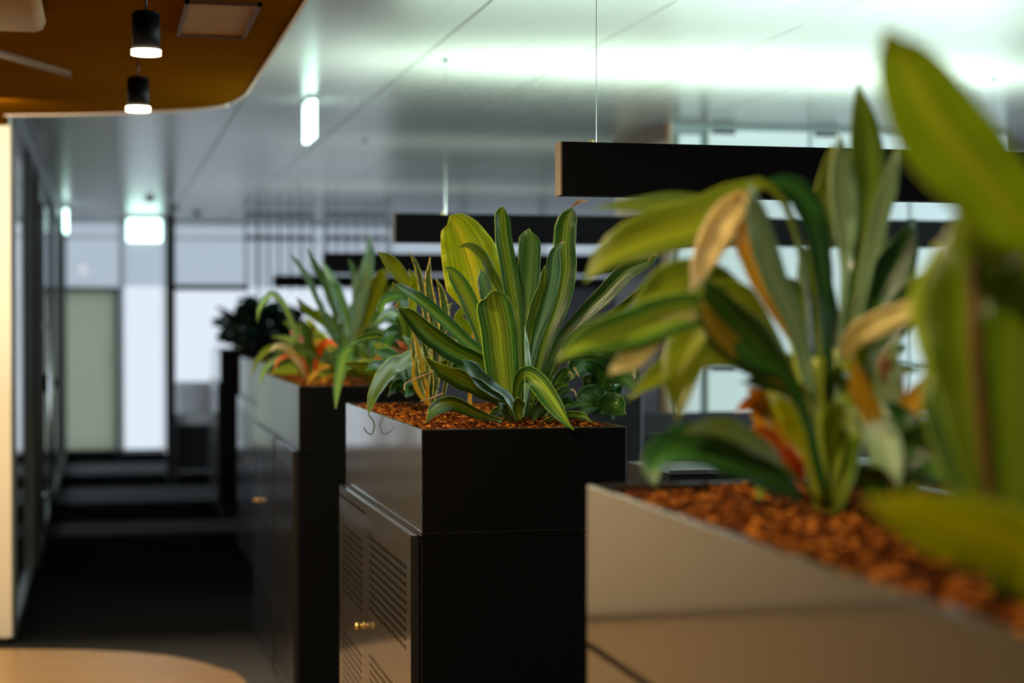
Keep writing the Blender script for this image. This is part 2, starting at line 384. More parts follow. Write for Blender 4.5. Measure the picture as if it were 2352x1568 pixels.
def rosette(parent, base, n, length, width, mats, up=(20, 75), rng=None, kind='strap', az=(0, 360), fold=0.3, droop=0.5):
    rng = rng or random
    for k in range(n):
        a = math.radians(az[0] + (az[1]-az[0])*(k + rng.uniform(0, .7))/n); el = math.radians(rng.uniform(*up))
        ln = length*rng.uniform(0.65, 1.1)
        b0 = Vector(base) + Vector((math.cos(a), math.sin(a), 0))*0.008
        P = [b0.copy()]; e = el; p = b0.copy()
        for s in range(5):
            p = p + Vector((math.cos(a)*math.cos(e), math.sin(a)*math.cos(e), math.sin(e)))*ln/5
            P.append(p.copy()); e -= droop*rng.uniform(0.1, 0.5)
        leaf(parent, P, width*rng.uniform(.75, 1.15), rng.choice(mats), kind=kind, twist=(rng.uniform(-50, 50), rng.uniform(-60, 60)), fold=fold, wave=0.08)

# ================================================================== SETTING
CEIL = 2.55
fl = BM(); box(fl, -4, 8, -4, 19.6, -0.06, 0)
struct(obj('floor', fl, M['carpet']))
# timber inlay floor under the canopy: rounded rectangle cut into boards
def clip(poly, nx, ny, c):      # keep nx*x + ny*y <= c
    out = []
    for i in range(len(poly)):
        a, b_ = poly[i], poly[(i+1) % len(poly)]
        da, db = nx*a[0] + ny*a[1] - c, nx*b_[0] + ny*b_[1] - c
        if da <= 0: out.append(a)
        if da*db < 0:
            t = da/(da - db); out.append((a[0] + (b_[0]-a[0])*t, a[1] + (b_[1]-a[1])*t))
    return out
def slab(bm, poly, z0, z1, mi=0):
    A = [bm.verts.new((x, y, z0)) for x, y in poly]; B = [bm.verts.new((x, y, z1)) for x, y in poly]; n = len(poly)
    bm.faces.new(A[::-1]).material_index = mi; bm.faces.new(B).material_index = mi
    for i in range(n): bm.faces.new((A[i], A[(i+1) % n], B[(i+1) % n], B[i])).material_index = mi
inlay = [(x_, y_ - 0.07 if y_ > 7.4 else y_) for x_, y_ in [(-3.6, -0.6), (0.56, -0.6), (0.56, 6.75), (0.551, 7.2), (0.525, 7.36), (0.475, 7.52), (0.416, 7.65), (0.34, 7.77), (0.25, 7.88), (0.10, 7.99), (-0.08, 8.08), (-0.30, 8.15), (-0.466, 8.19), (-1.5, 8.24), (-3.6, 8.28)]]
tf = struct(bpy.data.objects.new('timber_floor', None)); C.objects.link(tf)
ang = D(-25); nx, ny = -math.sin(ang), math.cos(ang)
cs = [nx*x + ny*y for x, y in inlay]; c = min(cs); bw = 0.16
while c < max(cs):
    q = clip(clip(inlay, nx, ny, c + bw - 0.003), -nx, -ny, -c)
    if len(q) > 2:
        bm = BM(); slab(bm, q, 0.0, 0.010); obj('floor_board', bm, M['wood'], tf)
    c += bw
# ceiling panels, 600 mm wide, running along the room
ce = struct(bpy.data.objects.new('ceiling', None)); C.objects.link(ce); ce.location = (0, 0, CEIL)
back = BM(); box(back, -4, 8, -4, 19.6, CEIL + 0.02, CEIL + 0.08); obj('backing', back, M['grey_frame'], ce)
src = None
for k in range(-7, 14):
    x0 = 0.05 + 0.6*k; x1 = x0 + 0.6
    if x0 < -4 or x1 > 8.3: continue
    if src is None:
        bm = BM(); box(bm, 0.003, 0.597, -4, 19.6, 0, 0.02, bev=0.002)
        src = obj('ceiling_panel', bm, M['ceiling'], ce, world=False); o = src
    else:
        o = src.copy(); C.objects.link(o); o.parent = ce
    o.location = (x0, 0, 0)
# walls
b = BM(); box(b, -4.1, -4, -4, 19.6, 0, 2.6); struct(obj('wall_left', b, M['white_wall']))
b = BM(); box(b, -4, 8, -4.1, -4, 0, 2.6); struct(obj('wall_back', b, M['grey_wall']))
b = BM(); box(b, 8, 8.1, -4, 19.6, 0, 2.6); struct(obj('wall_right', b, M['white_wall']))
# cream wall beside the corridor
CWY = 8.29
b = BM(); box(b, -4, -0.425, CWY, CWY + 0.14, 0.03, 2.40); struct(obj('wall_cream', b, M['cream_wall']))
b = BM(); box(b, -4, -0.45, CWY + 0.012, CWY + 0.13, 0, 0.03); struct(obj('baseboard_cream', b, M['frame']))
b = BM(); box(b, -4, -0.425, CWY, CWY + 0.14, 2.40, 2.55); struct(obj('trim_1', b, M['white_wall']))
# bronze canopy
CZ = 2.374
can = struct(bpy.data.objects.new('ceiling_canopy', None)); C.objects.link(can); can.location = (0, 0, CZ)
cpoly = [(-3.9, -3.9), (0.53, -3.9), (0.535, 6.55), (0.534, 6.87), (0.522, 7.02), (0.502, 7.15), (0.47, 7.26), (0.425, 7.35), (0.36, 7.43), (0.27, 7.51), (0.158, 7.59), (0.0, 7.68), (-0.2, 7.77), (-0.425, 7.84), (-0.43, 8.28), (-3.9, 8.28)]
b = BM(); slab(b, cpoly, CZ, CEIL - 0.002); obj('soffit', b, M['bronze'], can)
b = BM()     # pale rim following the far edge
rp = cpoly[1:]; N_ = len(rp)
for i in range(N_ - 3):
    (xa, ya), (xb, yb) = rp[i], rp[i+1]
    dx, dy = xb - xa, yb - ya; l = math.hypot(dx, dy)
    if l < 1e-5: continue
    rw = 0.030 if abs(dx) > abs(dy)*0.5 else 0.010
    ox, oy = dy/l*rw, -dx/l*rw
    slab(b, [(xa, ya), (xa + ox, ya + oy), (xb + ox, yb + oy), (xb, yb)], CZ - 0.004, CEIL - 0.004)
obj('edge_trim', b, M['rim'], can)
# things let into the canopy
def vent(x0, x1, y0, y1, name='recessed_panel'):
    b = BM(); t = 0.012
    for q in ((x0, x1, y0, y0+t), (x0, x1, y1-t, y1), (x0, x0+t, y0, y1), (x1-t, x1, y0, y1)):
        box(b, *q, CZ - 0.012, CZ + 0.004)
    o = obj(name, b, M['bronze_dark'], can)
    b = BM(); box(b, x0+t, x1-t, y0+t, y1-t, CZ - 0.005, CZ + 0.003); obj('panel_face', b, M['bronze_pale'], o)
vent(0.215, 0.425, 4.88, 5.46)
vent(-0.10, 0.10, 3.0, 3.6)
b = BM(); box(b, -1.4, -0.164, 4.5, 5.2, CZ - 0.06, CZ + 0.002, bev=0.03); obj('cassette', b, M['bronze_pale'], can, smooth=True)
b = BM(); slab(b, [(-0.60, 5.39), (-0.118, 6.40), (-0.118, 6.50), (-0.60, 5.49)], CZ - 0.012, CZ + 0.002); obj('slot_diffuser', b, M['bronze_dark'], can)
b = BM(); slab(b, [(-0.60, 5.49), (-0.118, 6.50), (-0.13, 6.66), (-0.60, 5.64)], CZ - 0.008, CZ + 0.002); obj('slot_frame', b, M['bronze'], can)

# far wall: built round its openings
FY = 19.45
def fx(px, d=19.0): return (px - 243)*d/4107
wf = BM()
z = lambda y, d=19.0: EYE - (y - 728)*d/F_PX
box(wf, fx(56), fx(57), FY, FY + 0.12, 0.0, 2.6); box(wf, -4, fx(56), FY, FY + 0.12, z(508), 2.6)   # left part
box(wf, fx(57), fx(277), FY, FY + 0.12, z(508), 2.6)              # over the door
box(wf, fx(277), fx(283), FY, FY + 0.12, 0, 2.6)
box(wf, fx(283), fx(376), FY, FY + 0.12, z(508), 2.6)             # over the tall pane
box(wf, fx(376), 8, FY, FY + 0.12, z(508), 2.6)
box(wf, fx(376), 8, FY, FY + 0.12, 0, z(1046))
box(wf, fx(57), fx(277), FY, FY + 0.12, z(668), z(660))
struct(obj('wall_far', wf, M['white_wall']))
b = BM(); box(b, -4, fx(380), FY - 0.015, FY, 0, 0.06); struct(obj('baseboard_far', b, M['frame']))
b = BM(); box(b, -4, 8, FY - 0.10, FY, z(545) - 0.02, z(545) + 0.005); struct(obj('trim_2', b, M['white_wall']))
M['sage'] = mat('frosted_sage_glass', (0.30, 0.32, 0.26), 0.6, 0, 0.2, noise=(2, 0.05))
_n = M['sage'].node_tree; _t = _n.nodes.new('ShaderNodeBsdfTranslucent'); _t.inputs[0].default_value = (0.66, 0.69, 0.58, 1); _m = _n.nodes.new('ShaderNodeMixShader'); _m.inputs[0].default_value = 0.8
_n.links.new(_n.nodes['Principled BSDF'].outputs[0], _m.inputs[1]); _n.links.new(_t.outputs[0], _m.inputs[2]); _n.links.new(_m.outputs[0], _n.nodes['Material Output'].inputs[0])
dr = struct(bpy.data.objects.new('door_1', None)); C.objects.link(dr); dr.location = (fx(160), FY, 0)
b = BM(); box(b, fx(66), fx(266), FY + 0.01, FY + 0.06, 0.01, z(668)); obj('door_leaf', b, M['sage'], dr)
b = BM()
box(b, fx(266), fx(276), FY - 0.02, FY + 0.1, 0, z(661)); box(b, fx(57), fx(66), FY - 0.02, FY + 0.1, 0, z(661)); box(b, fx(66), fx(266), FY - 0.02, FY + 0.1, z(668), z(661))
obj('door_frame', b, M['grey_frame'], dr)
b = BM(); box(b, fx(250), fx(252), FY - 0.05, FY - 0.03, 0.95, 1.15); box(b, fx(250), fx(252), FY - 0.05, FY + 0.01, 0.97, 0.99); box(b, fx(250), fx(252), FY - 0.05, FY + 0.01, 1.11, 1.13); obj('door_handle', b, M['steel'], dr)
def window(name, x0, x1, z0, z1, y, bars, fw=0.05, m='frame', rails=()):
    wdw = struct(bpy.data.objects.new(name, None)); C.objects.link(wdw); wdw.location = ((x0+x1)/2, y, z0)
    b = BM()
    for q in ((x0, x0+fw, z0, z1), (x1-fw, x1, z0, z1), (x0, x1, z0, z0+fw), (x0, x1, z1-fw, z1)): box(b, q[0], q[1], y-0.03, y+0.05, q[2], q[3])
    obj('window_frame', b, M[m], wdw)
    for xb in bars:
        b = BM(); box(b, xb-fw/2, xb+fw/2, y-0.025, y+0.045, z0+fw, z1-fw); obj('mullion', b, M[m], wdw)
    for zb in rails:
        b = BM(); box(b, x0+fw, x1-fw, y-0.02, y+0.04, zb-fw/2, zb+fw/2); obj('transom', b, M[m], wdw)
    xs = [x0+fw] + sorted(bars) + [x1-fw]
    for xa, xb in zip(xs, xs[1:]):
        b = BM(); box(b, xa, xb, y+0.008, y+0.014, z0+fw, z1-fw); obj('pane', b, M['glass'], wdw)
    return wdw
window('window_1', fx(283), fx(376), 0.03, z(508), FY, [], 0.012, 'white_wall')
window('window_2', fx(380), 7.9, 0.05, z(508), FY, [fx(600), fx(760), fx(920), fx(1100), fx(1300), fx(1500)], 0.03, 'white_wall')
PY = 15.9
b = BM(); box(b, fx(378, 16.1), fx(398, 16.1), PY, PY+0.08, 0, 2.42); box(b, fx(384, 16.1), fx(392, 16.1), PY+0.02, PY+0.06, 2.42, CEIL); struct(obj('trim_3', b, M['frame']))
b = BM(); box(b, fx(398, 16.1), fx(566, 16.1), PY+0.01, PY+0.07, 1.742, 1.792); struct(obj('trim_4', b, M['frame']))
window('window_5', -3.9, fx(56), 0.03, z(508), FY, [-2.2], 0.03, 'white_wall')
window('window_4', fx(58), fx(276), z(660), z(508), FY, [], 0.012, 'white_wall')
b = BM(); box(b, fx(920), 7.9, FY - 0.06, FY - 0.035, 0, z(648)); struct(obj('wall_low_grey', b, M['lilac_wall']))
# roller blind drawn down behind the upper panes
b = BM(); box(b, fx(58), 7.9, FY + 0.09, FY + 0.10, z(656), 2.56); struct(obj('roller_blind', b, M['blind']))

# glazed partition along the left of the corridor
GX = -0.43
gp = struct(bpy.data.objects.new('wall_glazed', None)); C.objects.link(gp); gp.location = (GX, 8.5, 0)
b = BM(); box(b, GX-0.05, GX+0.02, CWY+0.15, FY, 2.42, 2.54); obj('head_rail', b, M['grey_frame'], gp)
b = BM(); box(b, GX-0.03, GX+0.015, CWY+0.15, FY, 0.0, 0.05); obj('sill_rail', b, M['grey_frame'], gp)
ys = [8.5, 10.46, 11.55, 14.6, 17.0, 19.3]
for y in ys:
    b = BM(); box(b, GX-0.035, GX+0.018, y, y+0.06, 0.05, 2.42); obj('mullion', b, M['grey_frame'], gp)
for ya, yb in zip(ys, ys[1:]):
    b = BM(); box(b, GX-0.012, GX-0.004, ya+0.06, yb, 0.05, 2.42); obj('pane', b, M['glass'], gp)
# door in the partition with a long pull bar and a lock
gd = struct(bpy.data.objects.new('door_2', None)); C.objects.link(gd); gd.location = (GX+0.02, 10.6, 0)
b = BM()
for q in ((10.52, 10.60, 0.02, 2.3), (11.45, 11.53, 0.02, 2.3), (10.60, 11.45, 0.02, 0.12), (10.60, 11.45, 2.2, 2.3)):
    box(b, GX+0.019, GX+0.05, q[0], q[1], q[2], q[3])
obj('door_frame', b, M['frame'], gd)
b = BM(); cyl(b, (GX+0.10, 11.15, 0.25), (GX+0.10, 11.15, 1.62), 0.016, n=12)
for zz in (0.4, 1.45): cyl(b, (GX+0.05, 11.15, zz), (GX+0.10, 11.15, zz), 0.01, n=10)
obj('pull_bar', b, M['steel'], gd)
b = BM(); box(b, GX+0.05, GX+0.10, 11.46, 11.54, 1.02, 1.14, bev=0.01); cyl(b, (GX+0.09, 11.5, 1.08), (GX+0.13, 11.5, 1.08), 0.04, 0.03, n=16); obj('door_lock', b, M['frame'], gd)

# pale lockers and the room behind them on the right
RY = 9.05
rr_ = struct(bpy.data.objects.new('wall_lockers', None)); C.objects.link(rr_); rr_.location = (3, RY, 0)
b = BM(); box(b, 3.0, 5.0, RY, RY + 1.0, 0, 2.55); obj('core', b, M['locker_seam'], rr_)
def panel(x0, x1, z0, z1, m='locker', name='locker_door'):
    b = BM(); box(b, x0+0.008, x1-0.008, RY-0.02, RY, z0+0.006, z1-0.006, bev=0.003)
    o = obj(name, b, M[m], rr_); return o
b = BM(); box(b, 2.985, 3.0, RY-0.02, RY+1.0, 0, 2.55); obj('side_panel', b, M['tan_wall'], rr_)
b = BM(); box(b, 2.97, 2.985, RY+0.12, RY+0.95, 0.02, 1.92); obj('black_door', b, M['frame'], rr_)
b = BM(); box(b, 2.96, 2.985, RY-0.02, RY+1.0, 2.47, 2.55); obj('cornice', b, M['bronze_dark'], rr_)
for z0, z1 in ((0.02, 0.96), (0.96, 1.24), (1.24, 2.50)):
    panel(3.03, 3.17, z0, z1)
for xa in (3.20, 3.80, 4.40):
    for z0, z1 in ((0.02, 0.96), (0.96, 1.24), (1.24, 2.53)):
        o = panel(xa, xa+0.6, z0, z1)
        b = BM(); box(b, xa+0.03, xa+0.16, RY-0.028, RY-0.018, z1-0.03, z1-0.010); obj('handle', b, M['frame'], o)
window('window_3', 5.0, 7.95, 0.6, 2.50, RY+0.5, [6.0, 7.0], 0.07)
b = BM(); box(b, 5.0, 8, RY+0.48, RY+0.6, 0, 0.6); struct(obj('wall_sill', b, M['white_wall']))

# ================================================================== CABINETS AND PLANTERS
XL = 0.689; W_ = 0.479; ZC = 1.0125; ZP = 1.248
def door_bm(y0, y1, z0, z1, x):
    """perforated cabinet door: real pockets in the sheet, front face towards -X"""
    bm = BM(); px = 0.024; margin = 0.05
    n = int((y1 - y0 - 2*margin)/px)
    st = (y1 - y0 - n*px)/2
    ycuts = [y0] 
    for k in range(n): ycuts += [y0+st+k*px+0.006, y0+st+k*px+0.018]
    ycuts.append(y1)
    rows = []; zt = z1 - 0.075
    while zt - 0.20 > z0 + 0.03:
        for k in range(10): rows.append(zt - k*0.0206)
        zt -= 0.31
    zc = [z1]
    for r in rows: zc += [r, r-0.0105]
    zc.append(z0)
    dp = 0.006
    V = {}
    def v(a, b_, dx=0):
        k = (a, b_, dx)
        if k not in V: V[k] = bm.verts.new((x+dx, ycuts[a], zc[b_]))
        return V[k]
    na, nb = len(ycuts)-1, len(zc)-1
    for b_ in range(nb):
        if b_ % 2 == 0:     # plain strip
            lst_top = [v(a, b_) for a in range(na+1)]; lst_bot = [v(a, b_+1) for a in range(na+1)]
            for a in range(na): bm.faces.new((lst_top[a], lst_top[a+1], lst_bot[a+1], lst_bot[a]))
        else:
            for a in range(na):
                if a % 2 == 0: bm.faces.new((v(a, b_), v(a+1, b_), v(a+1, b_+1), v(a, b_+1)))
                else:
                    q = [(a, b_), (a+1, b_), (a+1, b_+1), (a, b_+1)]
                    I = [v(*k) for k in q]; J = [v(*k, dp) for k in q]
                    for i in range(4):
                        bm.faces.new((I[i], I[(i+1) % 4], J[(i+1) % 4], J[i])).material_index = 1
                    bm.faces.new(J).material_index = 1
    # edges and back of the sheet
    t = 0.018
    A = [bm.verts.new((x+t, yy, zz)) for yy, zz in ((y0, z1), (y1, z1), (y1, z0), (y0, z0))]
    B = [bm.verts.new((x, yy, zz)) for yy, zz in ((y0, z1), (y1, z1), (y1, z0), (y0, z0))]
    for i in range(4): bm.faces.new((A[i], A[(i+1) % 4], B[(i+1) % 4], B[i]))
    bm.faces.new(A)
    return bm
def knob(parent, x, y, z_):
    b = BM()
    cyl(b, (x, y, z_), (x-0.004, y, z_), 0.010, n=20); cyl(b, (x-0.004, y, z_), (x-0.014, y, z_), 0.006, n=16)
    cyl(b, (x-0.013, y, z_), (x-0.026, y, z_), 0.0085, n=20); cyl(b, (x-0.017, y, z_), (x-0.020, y, z_), 0.0095, n=20)
    obj('knob', b, M['brass'], parent)
def cabinet(label, x, y0, y1, splits, knobs, rail_first=False, flush=False):
    t = thing('storage_cabinet', label, 'cabinet', (x + W_/2, (y0+y1)/2, 0), 'black storage cabinets under the planters')
    fo = 0.020 if flush else 0.0
    b = BM()
    box(b, x+fo, x+W_, y0, y1, 0.06, ZC-0.012, bev=0.002); obj('carcass', b, M['black_face'], t)
    b = BM(); box(b, x, x+W_, y0, y1, ZC-0.010, ZC-0.001); obj('top_panel', b, M['black_face'], t)
    b = BM(); box(b, x+0.02, x+W_-0.02, y0+0.02, y1-0.02, 0.0, 0.06); obj('plinth', b, M['hole'], t)
    for k, (a, c_) in enumerate(zip(splits, splits[1:])):
        ztop = ZC - 0.006 if not (rail_first and k == 1) else ZC - 0.036
        d_ = obj('door', door_bm(a+0.002, c_-0.002, 0.07, ztop, x-0.020+fo), [M['black_metal'], M['hole']], t)
        if rail_first and k == 1:
            b = BM(); box(b, x-0.020+fo, x-0.002+fo, a+0.002, c_-0.002, ZC-0.031, ZC-0.006); obj('door_rail', b, M['black_metal'], t)
        for (kk, ky) in knobs:
            if kk == k: knob(d_, x-0.020+fo, ky, 0.678)
    return t
def planter(label, x, y0, y1, seed, nchips):
    t = thing('planter_box', label, 'planter', (x+W_/2, (y0+y1)/2, ZC), 'black planter boxes on the cabinets')
    b = BM(); th = 0.008
    # sheet metal box, open at the top
    o = [(x, y0), (x+W_, y0), (x+W_, y1), (x, y1)]; i_ = [(x+th, y0+th), (x+W_-th, y0+th), (x+W_-th, y1-th), (x+th, y1-th)]
    O0 = [b.verts.new((*p, ZC)) for p in o]; O1 = [b.verts.new((*p, ZP)) for p in o]; I1 = [b.verts.new((*p, ZP)) for p in i_]; I0 = [b.verts.new((*p, ZC+.02)) for p in i_]
    for k in range(4):
        n_ = (k+1) % 4
        f = b.faces.new((O0[k], O0[n_], O1[n_], O1[k])); f.material_index = 1 if k in (0,) else 0  # front face takes the darkened copy of the metal
        b.faces.new((O1[k], O1[n_], I1[n_], I1[k])); b.faces.new((I1[k], I1[n_], I0[n_], I0[k]))
    b.faces.new(O0[::-1]); b.faces.new(I0)
    es = [e for e in b.edges if e.verts[0] in O1+O0 and e.verts[1] in O1+O0]
    bmesh.ops.bevel(b, geom=es, offset=0.0022, segments=2, affect='EDGES', profile=0.5)
    obj('box_shell', b, [M['black_metal'], M['black_face']], t)
    # soil bed
    rng = random.Random(seed)
    b = BM(); nx_, ny_ = 14, max(10, int((y1-y0)/0.035))
    hf = lambda u, v_: ZP - 0.016 + 0.006*math.sin(u*9+seed) * math.sin(v_*17+seed)
    g = [[b.verts.new((x+th+(W_-2*th)*a/nx_, y0+th+(y1-y0-2*th)*c_/ny_, hf(a/nx_, c_/ny_)+rng.uniform(-.002, .002))) for c_ in range(ny_+1)] for a in range(nx_+1)]
    for a in range(nx_):
        for c_ in range(ny_): b.faces.new((g[a][c_], g[a+1][c_], g[a+1][c_+1], g[a][c_+1]))
    obj('soil', b, M['soil'], t, smooth=True)
    verts = []; faces = []
    for k in range(nchips):
        cx = x+0.022+rng.random()*(W_-0.044); cy = y0+0.022+rng.random()*(y1-y0-0.044)
        u, v_ = (cx-x)/W_, (cy-y0)/(y1-y0)
        l_, w_2, h_ = rng.uniform(.004, .014), rng.uniform(.002, .0055), rng.uniform(.001, .0025)
        R = Matrix.Rotation(rng.uniform(0, 6.3), 3, 'Z') @ Matrix.Rotation(rng.uniform(-.5, .5), 3, 'Y') @ Matrix.Rotation(rng.uniform(-.6, .6), 3, 'X')
        cz = hf(u, v_) + rng.uniform(0.001, 0.010); n0 = len(verts)
        for sx in (-1, 1):
            for sy in (-1, 1):
                for sz in (-1, 1):
                    p = R @ Vector((sx*l_*rng.uniform(.6, 1), sy*w_2*rng.uniform(.6, 1), sz*h_))
                    verts.append((cx+p.x, cy+p.y, cz+p.z))
        for q in ((0,1,3,2),(4,6,7,5),(0,4,5,1),(2,3,7,6),(0,2,6,4),(1,5,7,3)): faces.append([n0+i for i in q])
    me = bpy.data.meshes.new('bark_chips'); me.from_pydata(verts, [], faces); me.materials.append(M['bark'])
    ob = bpy.data.objects.new('bark_chips', me); C.objects.link(ob); ob['kind'] = 'stuff'
    ob.parent = t; me.transform(Matrix.Translation(-Vector(t.location)))
    return t
# the row: nearest first
X1 = 0.705
cabinet('black storage cabinet under the tan-lit planter nearest the camera', X1, 0.0, 1.262, [0.02, 0.64, 1.26], [(1, 0.66)], flush=True)
cabinet('black cabinet at the far end of the nearest row, below the frontmost blurred plants', X1, 1.264, 2.526, [1.27, 1.89, 2.524], [(1, 1.91)], flush=True)
planter('long planter box nearest the camera, its glossy side reflecting the cream wall', X1, 0.0, 2.526, 3, 9000)
cabinet('black cabinet with perforated doors and one brass knob below the sharp plant', XL, 3.846, 5.11, [3.872, 4.575, 5.108], [(1, 4.60)], True)
planter('black planter box in focus holding the striped-leaf plant', XL, 3.846, 5.11, 5, 7000)
cabinet('black cabinet behind the sharp one, ending at the narrow dark gap', XL, 6.41, 7.13, [6.43, 7.12], [])
cabinet('black cabinet with a blurred brass knob, beyond the narrow dark gap', XL, 7.19, 8.20, [7.20, 7.84, 8.19], [(1, 7.86)])
planter('planter box spanning the two cabinets behind the sharp one', XL, 6.41, 8.20, 8, 4500)
cabinet('pale-reflecting cabinet second from the far end of the row', 0.835, 9.3, 11.2, [9.31, 10.2, 11.19], [(1, 10.22)])
planter('planter box with pale reflections behind the blurred bromeliads', 0.835, 9.3, 11.2, 9, 1200)
cabinet('black cabinet at the far end of the row, under the dark bush', 0.835, 13.25, 14.4, [13.27, 14.39], [])
planter('farthest planter box, holding the dark bush', 0.835, 13.25, 14.4, 10, 800)

# ================================================================== LIGHT BEAMS
def beam(label, x0, x1, y, z0, hb, power, wires):
    t = thing('linear_pendant', label, 'light', ((x0+x1)/2, y, z0), 'black linear lights over the desks')
    hb -= 0.009
    b = BM(); box(b, x0+0.004, x1-0.004, y-0.025, y+0.025, z0, z0+hb); box(b, x0+0.004, x1-0.004, y-0.025, y-0.0225, z0+hb, z0+hb+0.009); box(b, x0+0.004, x1-0.004, y+0.0225, y+0.025, z0+hb, z0+hb+0.009); obj('housing', b, M['black_beam'], t)
    for xx in (x0, x1-0.004):
        b = BM(); box(b, xx, xx+0.004, y-0.025, y+0.025, z0, z0+hb+0.009); obj('end_plate', b, M['beam_end'], t)
    for wx in wires:
        b = BM(); cyl(b, (wx, y, z0+hb), (wx, y, CEIL), 0.0007, n=8); cyl(b, (wx, y, CEIL-0.012), (wx, y, CEIL), 0.010, 0.014, n=16); obj('wire', b, M['dark_wire'], t)
        b = BM(); cyl(b, (wx-.012, y, z0+hb), (wx-.012, y, z0+hb+0.016), 0.007, n=12); obj('wire_clip', b, M['brass'], t)
    b = BM(); box(b, x0+0.03, x1-0.03, y-0.017, y+0.017, z0+hb, z0+hb+0.002)
    obj('uplight_diffuser', b, M['uplight'], t)
    a = area('beam_uplight', ((x0+x1)/2, y, z0+hb+0.003), (math.pi, 0, 0), x1-x0-0.06, 0.034, power, (0.74, 1.0, 0.84))
    a.parent = t; a.location = (0, 0, hb+0.003)
    return t
M['uplight'] = emis('uplight_glow', (0.8, 1.0, 0.88), 3)
hb = 0.12
beam('nearest and largest black beam light, on one thin wire above the focused plant', 0.995, 3.9, 3.81, EYE+0.274, hb, 42, [1.085, 3.6])
beam('second black beam light, seen just above the sharp leaf tips', 1.135, 4.05, 6.98, EYE+0.30, hb, 170, [1.35, 3.8])
beam('third black beam light, behind the striped leaves', 1.25, 4.2, 10.28, EYE+0.26, hb, 14, [1.5, 3.9])
beam('farthest black beam light, left end over the dark bush', 1.30, 4.2, 13.95, EYE+0.235, 0.10, 14, [1.5, 3.9])

# ================================================================== PENDANTS
def pendant(label, x, y, z0, group):
    t = thing('pendant_lamp', label, 'lamp', (x, y, z0), group)
    r = 0.0365; h = 0.108
    b = BM(); cyl(b, (x, y, z0+0.012), (x, y, z0+h), r, n=40); cyl(b, (x, y, z0+h), (x, y, z0+h+0.006), r, r-0.006, n=40); obj('shade', b, M['lamp_black'], t)
    b = BM(); cyl(b, (x, y, z0), (x, y, z0+0.014), r+0.003, n=40); obj('glowing_ring', b, M['pendant_glow'], t)
    b = BM(); cyl(b, (x, y, z0+h+0.006), (x, y, CZ), 0.003, n=8); obj('cord', b, M['plastic'], t)
    l = bpy.data.lights.new('pendant_light', 'SPOT'); l.energy = PEN_W; l.color = (1.0, 0.76, 0.45); l.spot_size = D(165); l.spot_blend = 0.25; l.shadow_soft_size = 0.035
    o = bpy.data.objects.new('pendant_light', l); C.objects.link(o); o.parent = t; o.location = (0, 0, -0.012)
    return t
PEN_W = 50
pg = 'cylinder pendants under the canopy'
pendant('nearer and larger black cylinder pendant, warm ring at the foot', 0.106, 4.70, EYE+0.69, pg)
pendant('farther and smaller black cylinder pendant, hanging at the canopy edge', 0.108, 5.98, EYE+0.69, pg)
for yy, q in ((3.42, 'third'), (2.14, 'fourth'), (0.86, 'fifth')):
    pendant('black cylinder pendant above the frame, %s of its row from the cream wall' % q, 0.106, yy, EYE+0.69, pg)
for yy, q in ((4.4, 'nearer to the cream wall'), (2.6, 'farther from the cream wall')):  # unseen second row, added for its warm light
    pendant('added unseen cylinder pendant left of the frame, %s' % q, -1.7, yy, EYE+0.69, pg)

# ================================================================== EXIT SIGNS
def sign(label, cx, cy, z0, ln, h, along_y, stem, sname='exit_sign'):
    t = thing(sname, label, 'sign', (cx, cy, z0))
    hx, hy = (0.014, ln/2) if along_y else (ln/2, 0.014)
    b = BM(); box(b, cx-hx, cx+hx, cy-hy, cy+hy, z0, z0+h, bev=0.004); obj('lit_panel', b, M['sign_glow'], t)
    b = BM()
    if along_y: box(b, cx-hx-0.003, cx-hx, cy-hy*0.95, cy-hy*0.3, z0+h*0.06, z0+h*0.5)
    else:
        box(b, cx-hx*0.9, cx-hx*0.8, cy-hy-0.003, cy-hy, z0+h*0.12, z0+h*0.85); box(b, cx+hx*0.8, cx+hx*0.9, cy-hy-0.003, cy-hy, z0+h*0.12, z0+h*0.85)
    obj('green_border', b, M['sign_green'], t)
    b = BM(); box(b, cx-0.02, cx+0.02, cy-0.03, cy+0.03, z0+h+stem, CEIL-0.0005); 
    if stem > 0: cyl(b, (cx, cy, z0+h), (cx, cy, z0+h+stem), 0.008, n=10)
    else: box(b, cx-0.03, cx+0.03, cy-hy if along_y else cy-.02, cy+hy if along_y else cy+.02, z0+h, CEIL-0.0005)
    obj('mount', b, M['steel'], t)
sign('lit exit sign seen edge-on, hanging from the ceiling right of the canopy', 0.965, 8.45, CEIL-0.196, 0.34, 0.18, True, 0)
sign('lit exit sign facing the camera above the corridor end', 0.39, 18.3, CEIL-0.27, 0.34, 0.22, False, 0.03)
sign('small lit sign seen edge-on beside the glazed partition', -0.355, 16.6, CEIL-0.27, 0.34, 0.21, True, 0.04)
# small ceiling detectors near the far exit sign
for k, (px_, d_) in enumerate(((400, 16.6), (452, 17.5), (345, 15.4))):
    b = BM(); x_ = fx(px_, d_); y_ = (d_ - .227*x_)/.974
    cyl(b, (x_, y_, CEIL-0.035), (x_, y_, CEIL), 0.035, 0.05, n=20)
    tag(obj('smoke_detector', b, M['grey_frame']), ('small dark ceiling detector above the black post of the far window', 'small ceiling detector right of the black post', 'small ceiling detector just above the facing exit sign')[k], 'detector', 'detectors on the ceiling')

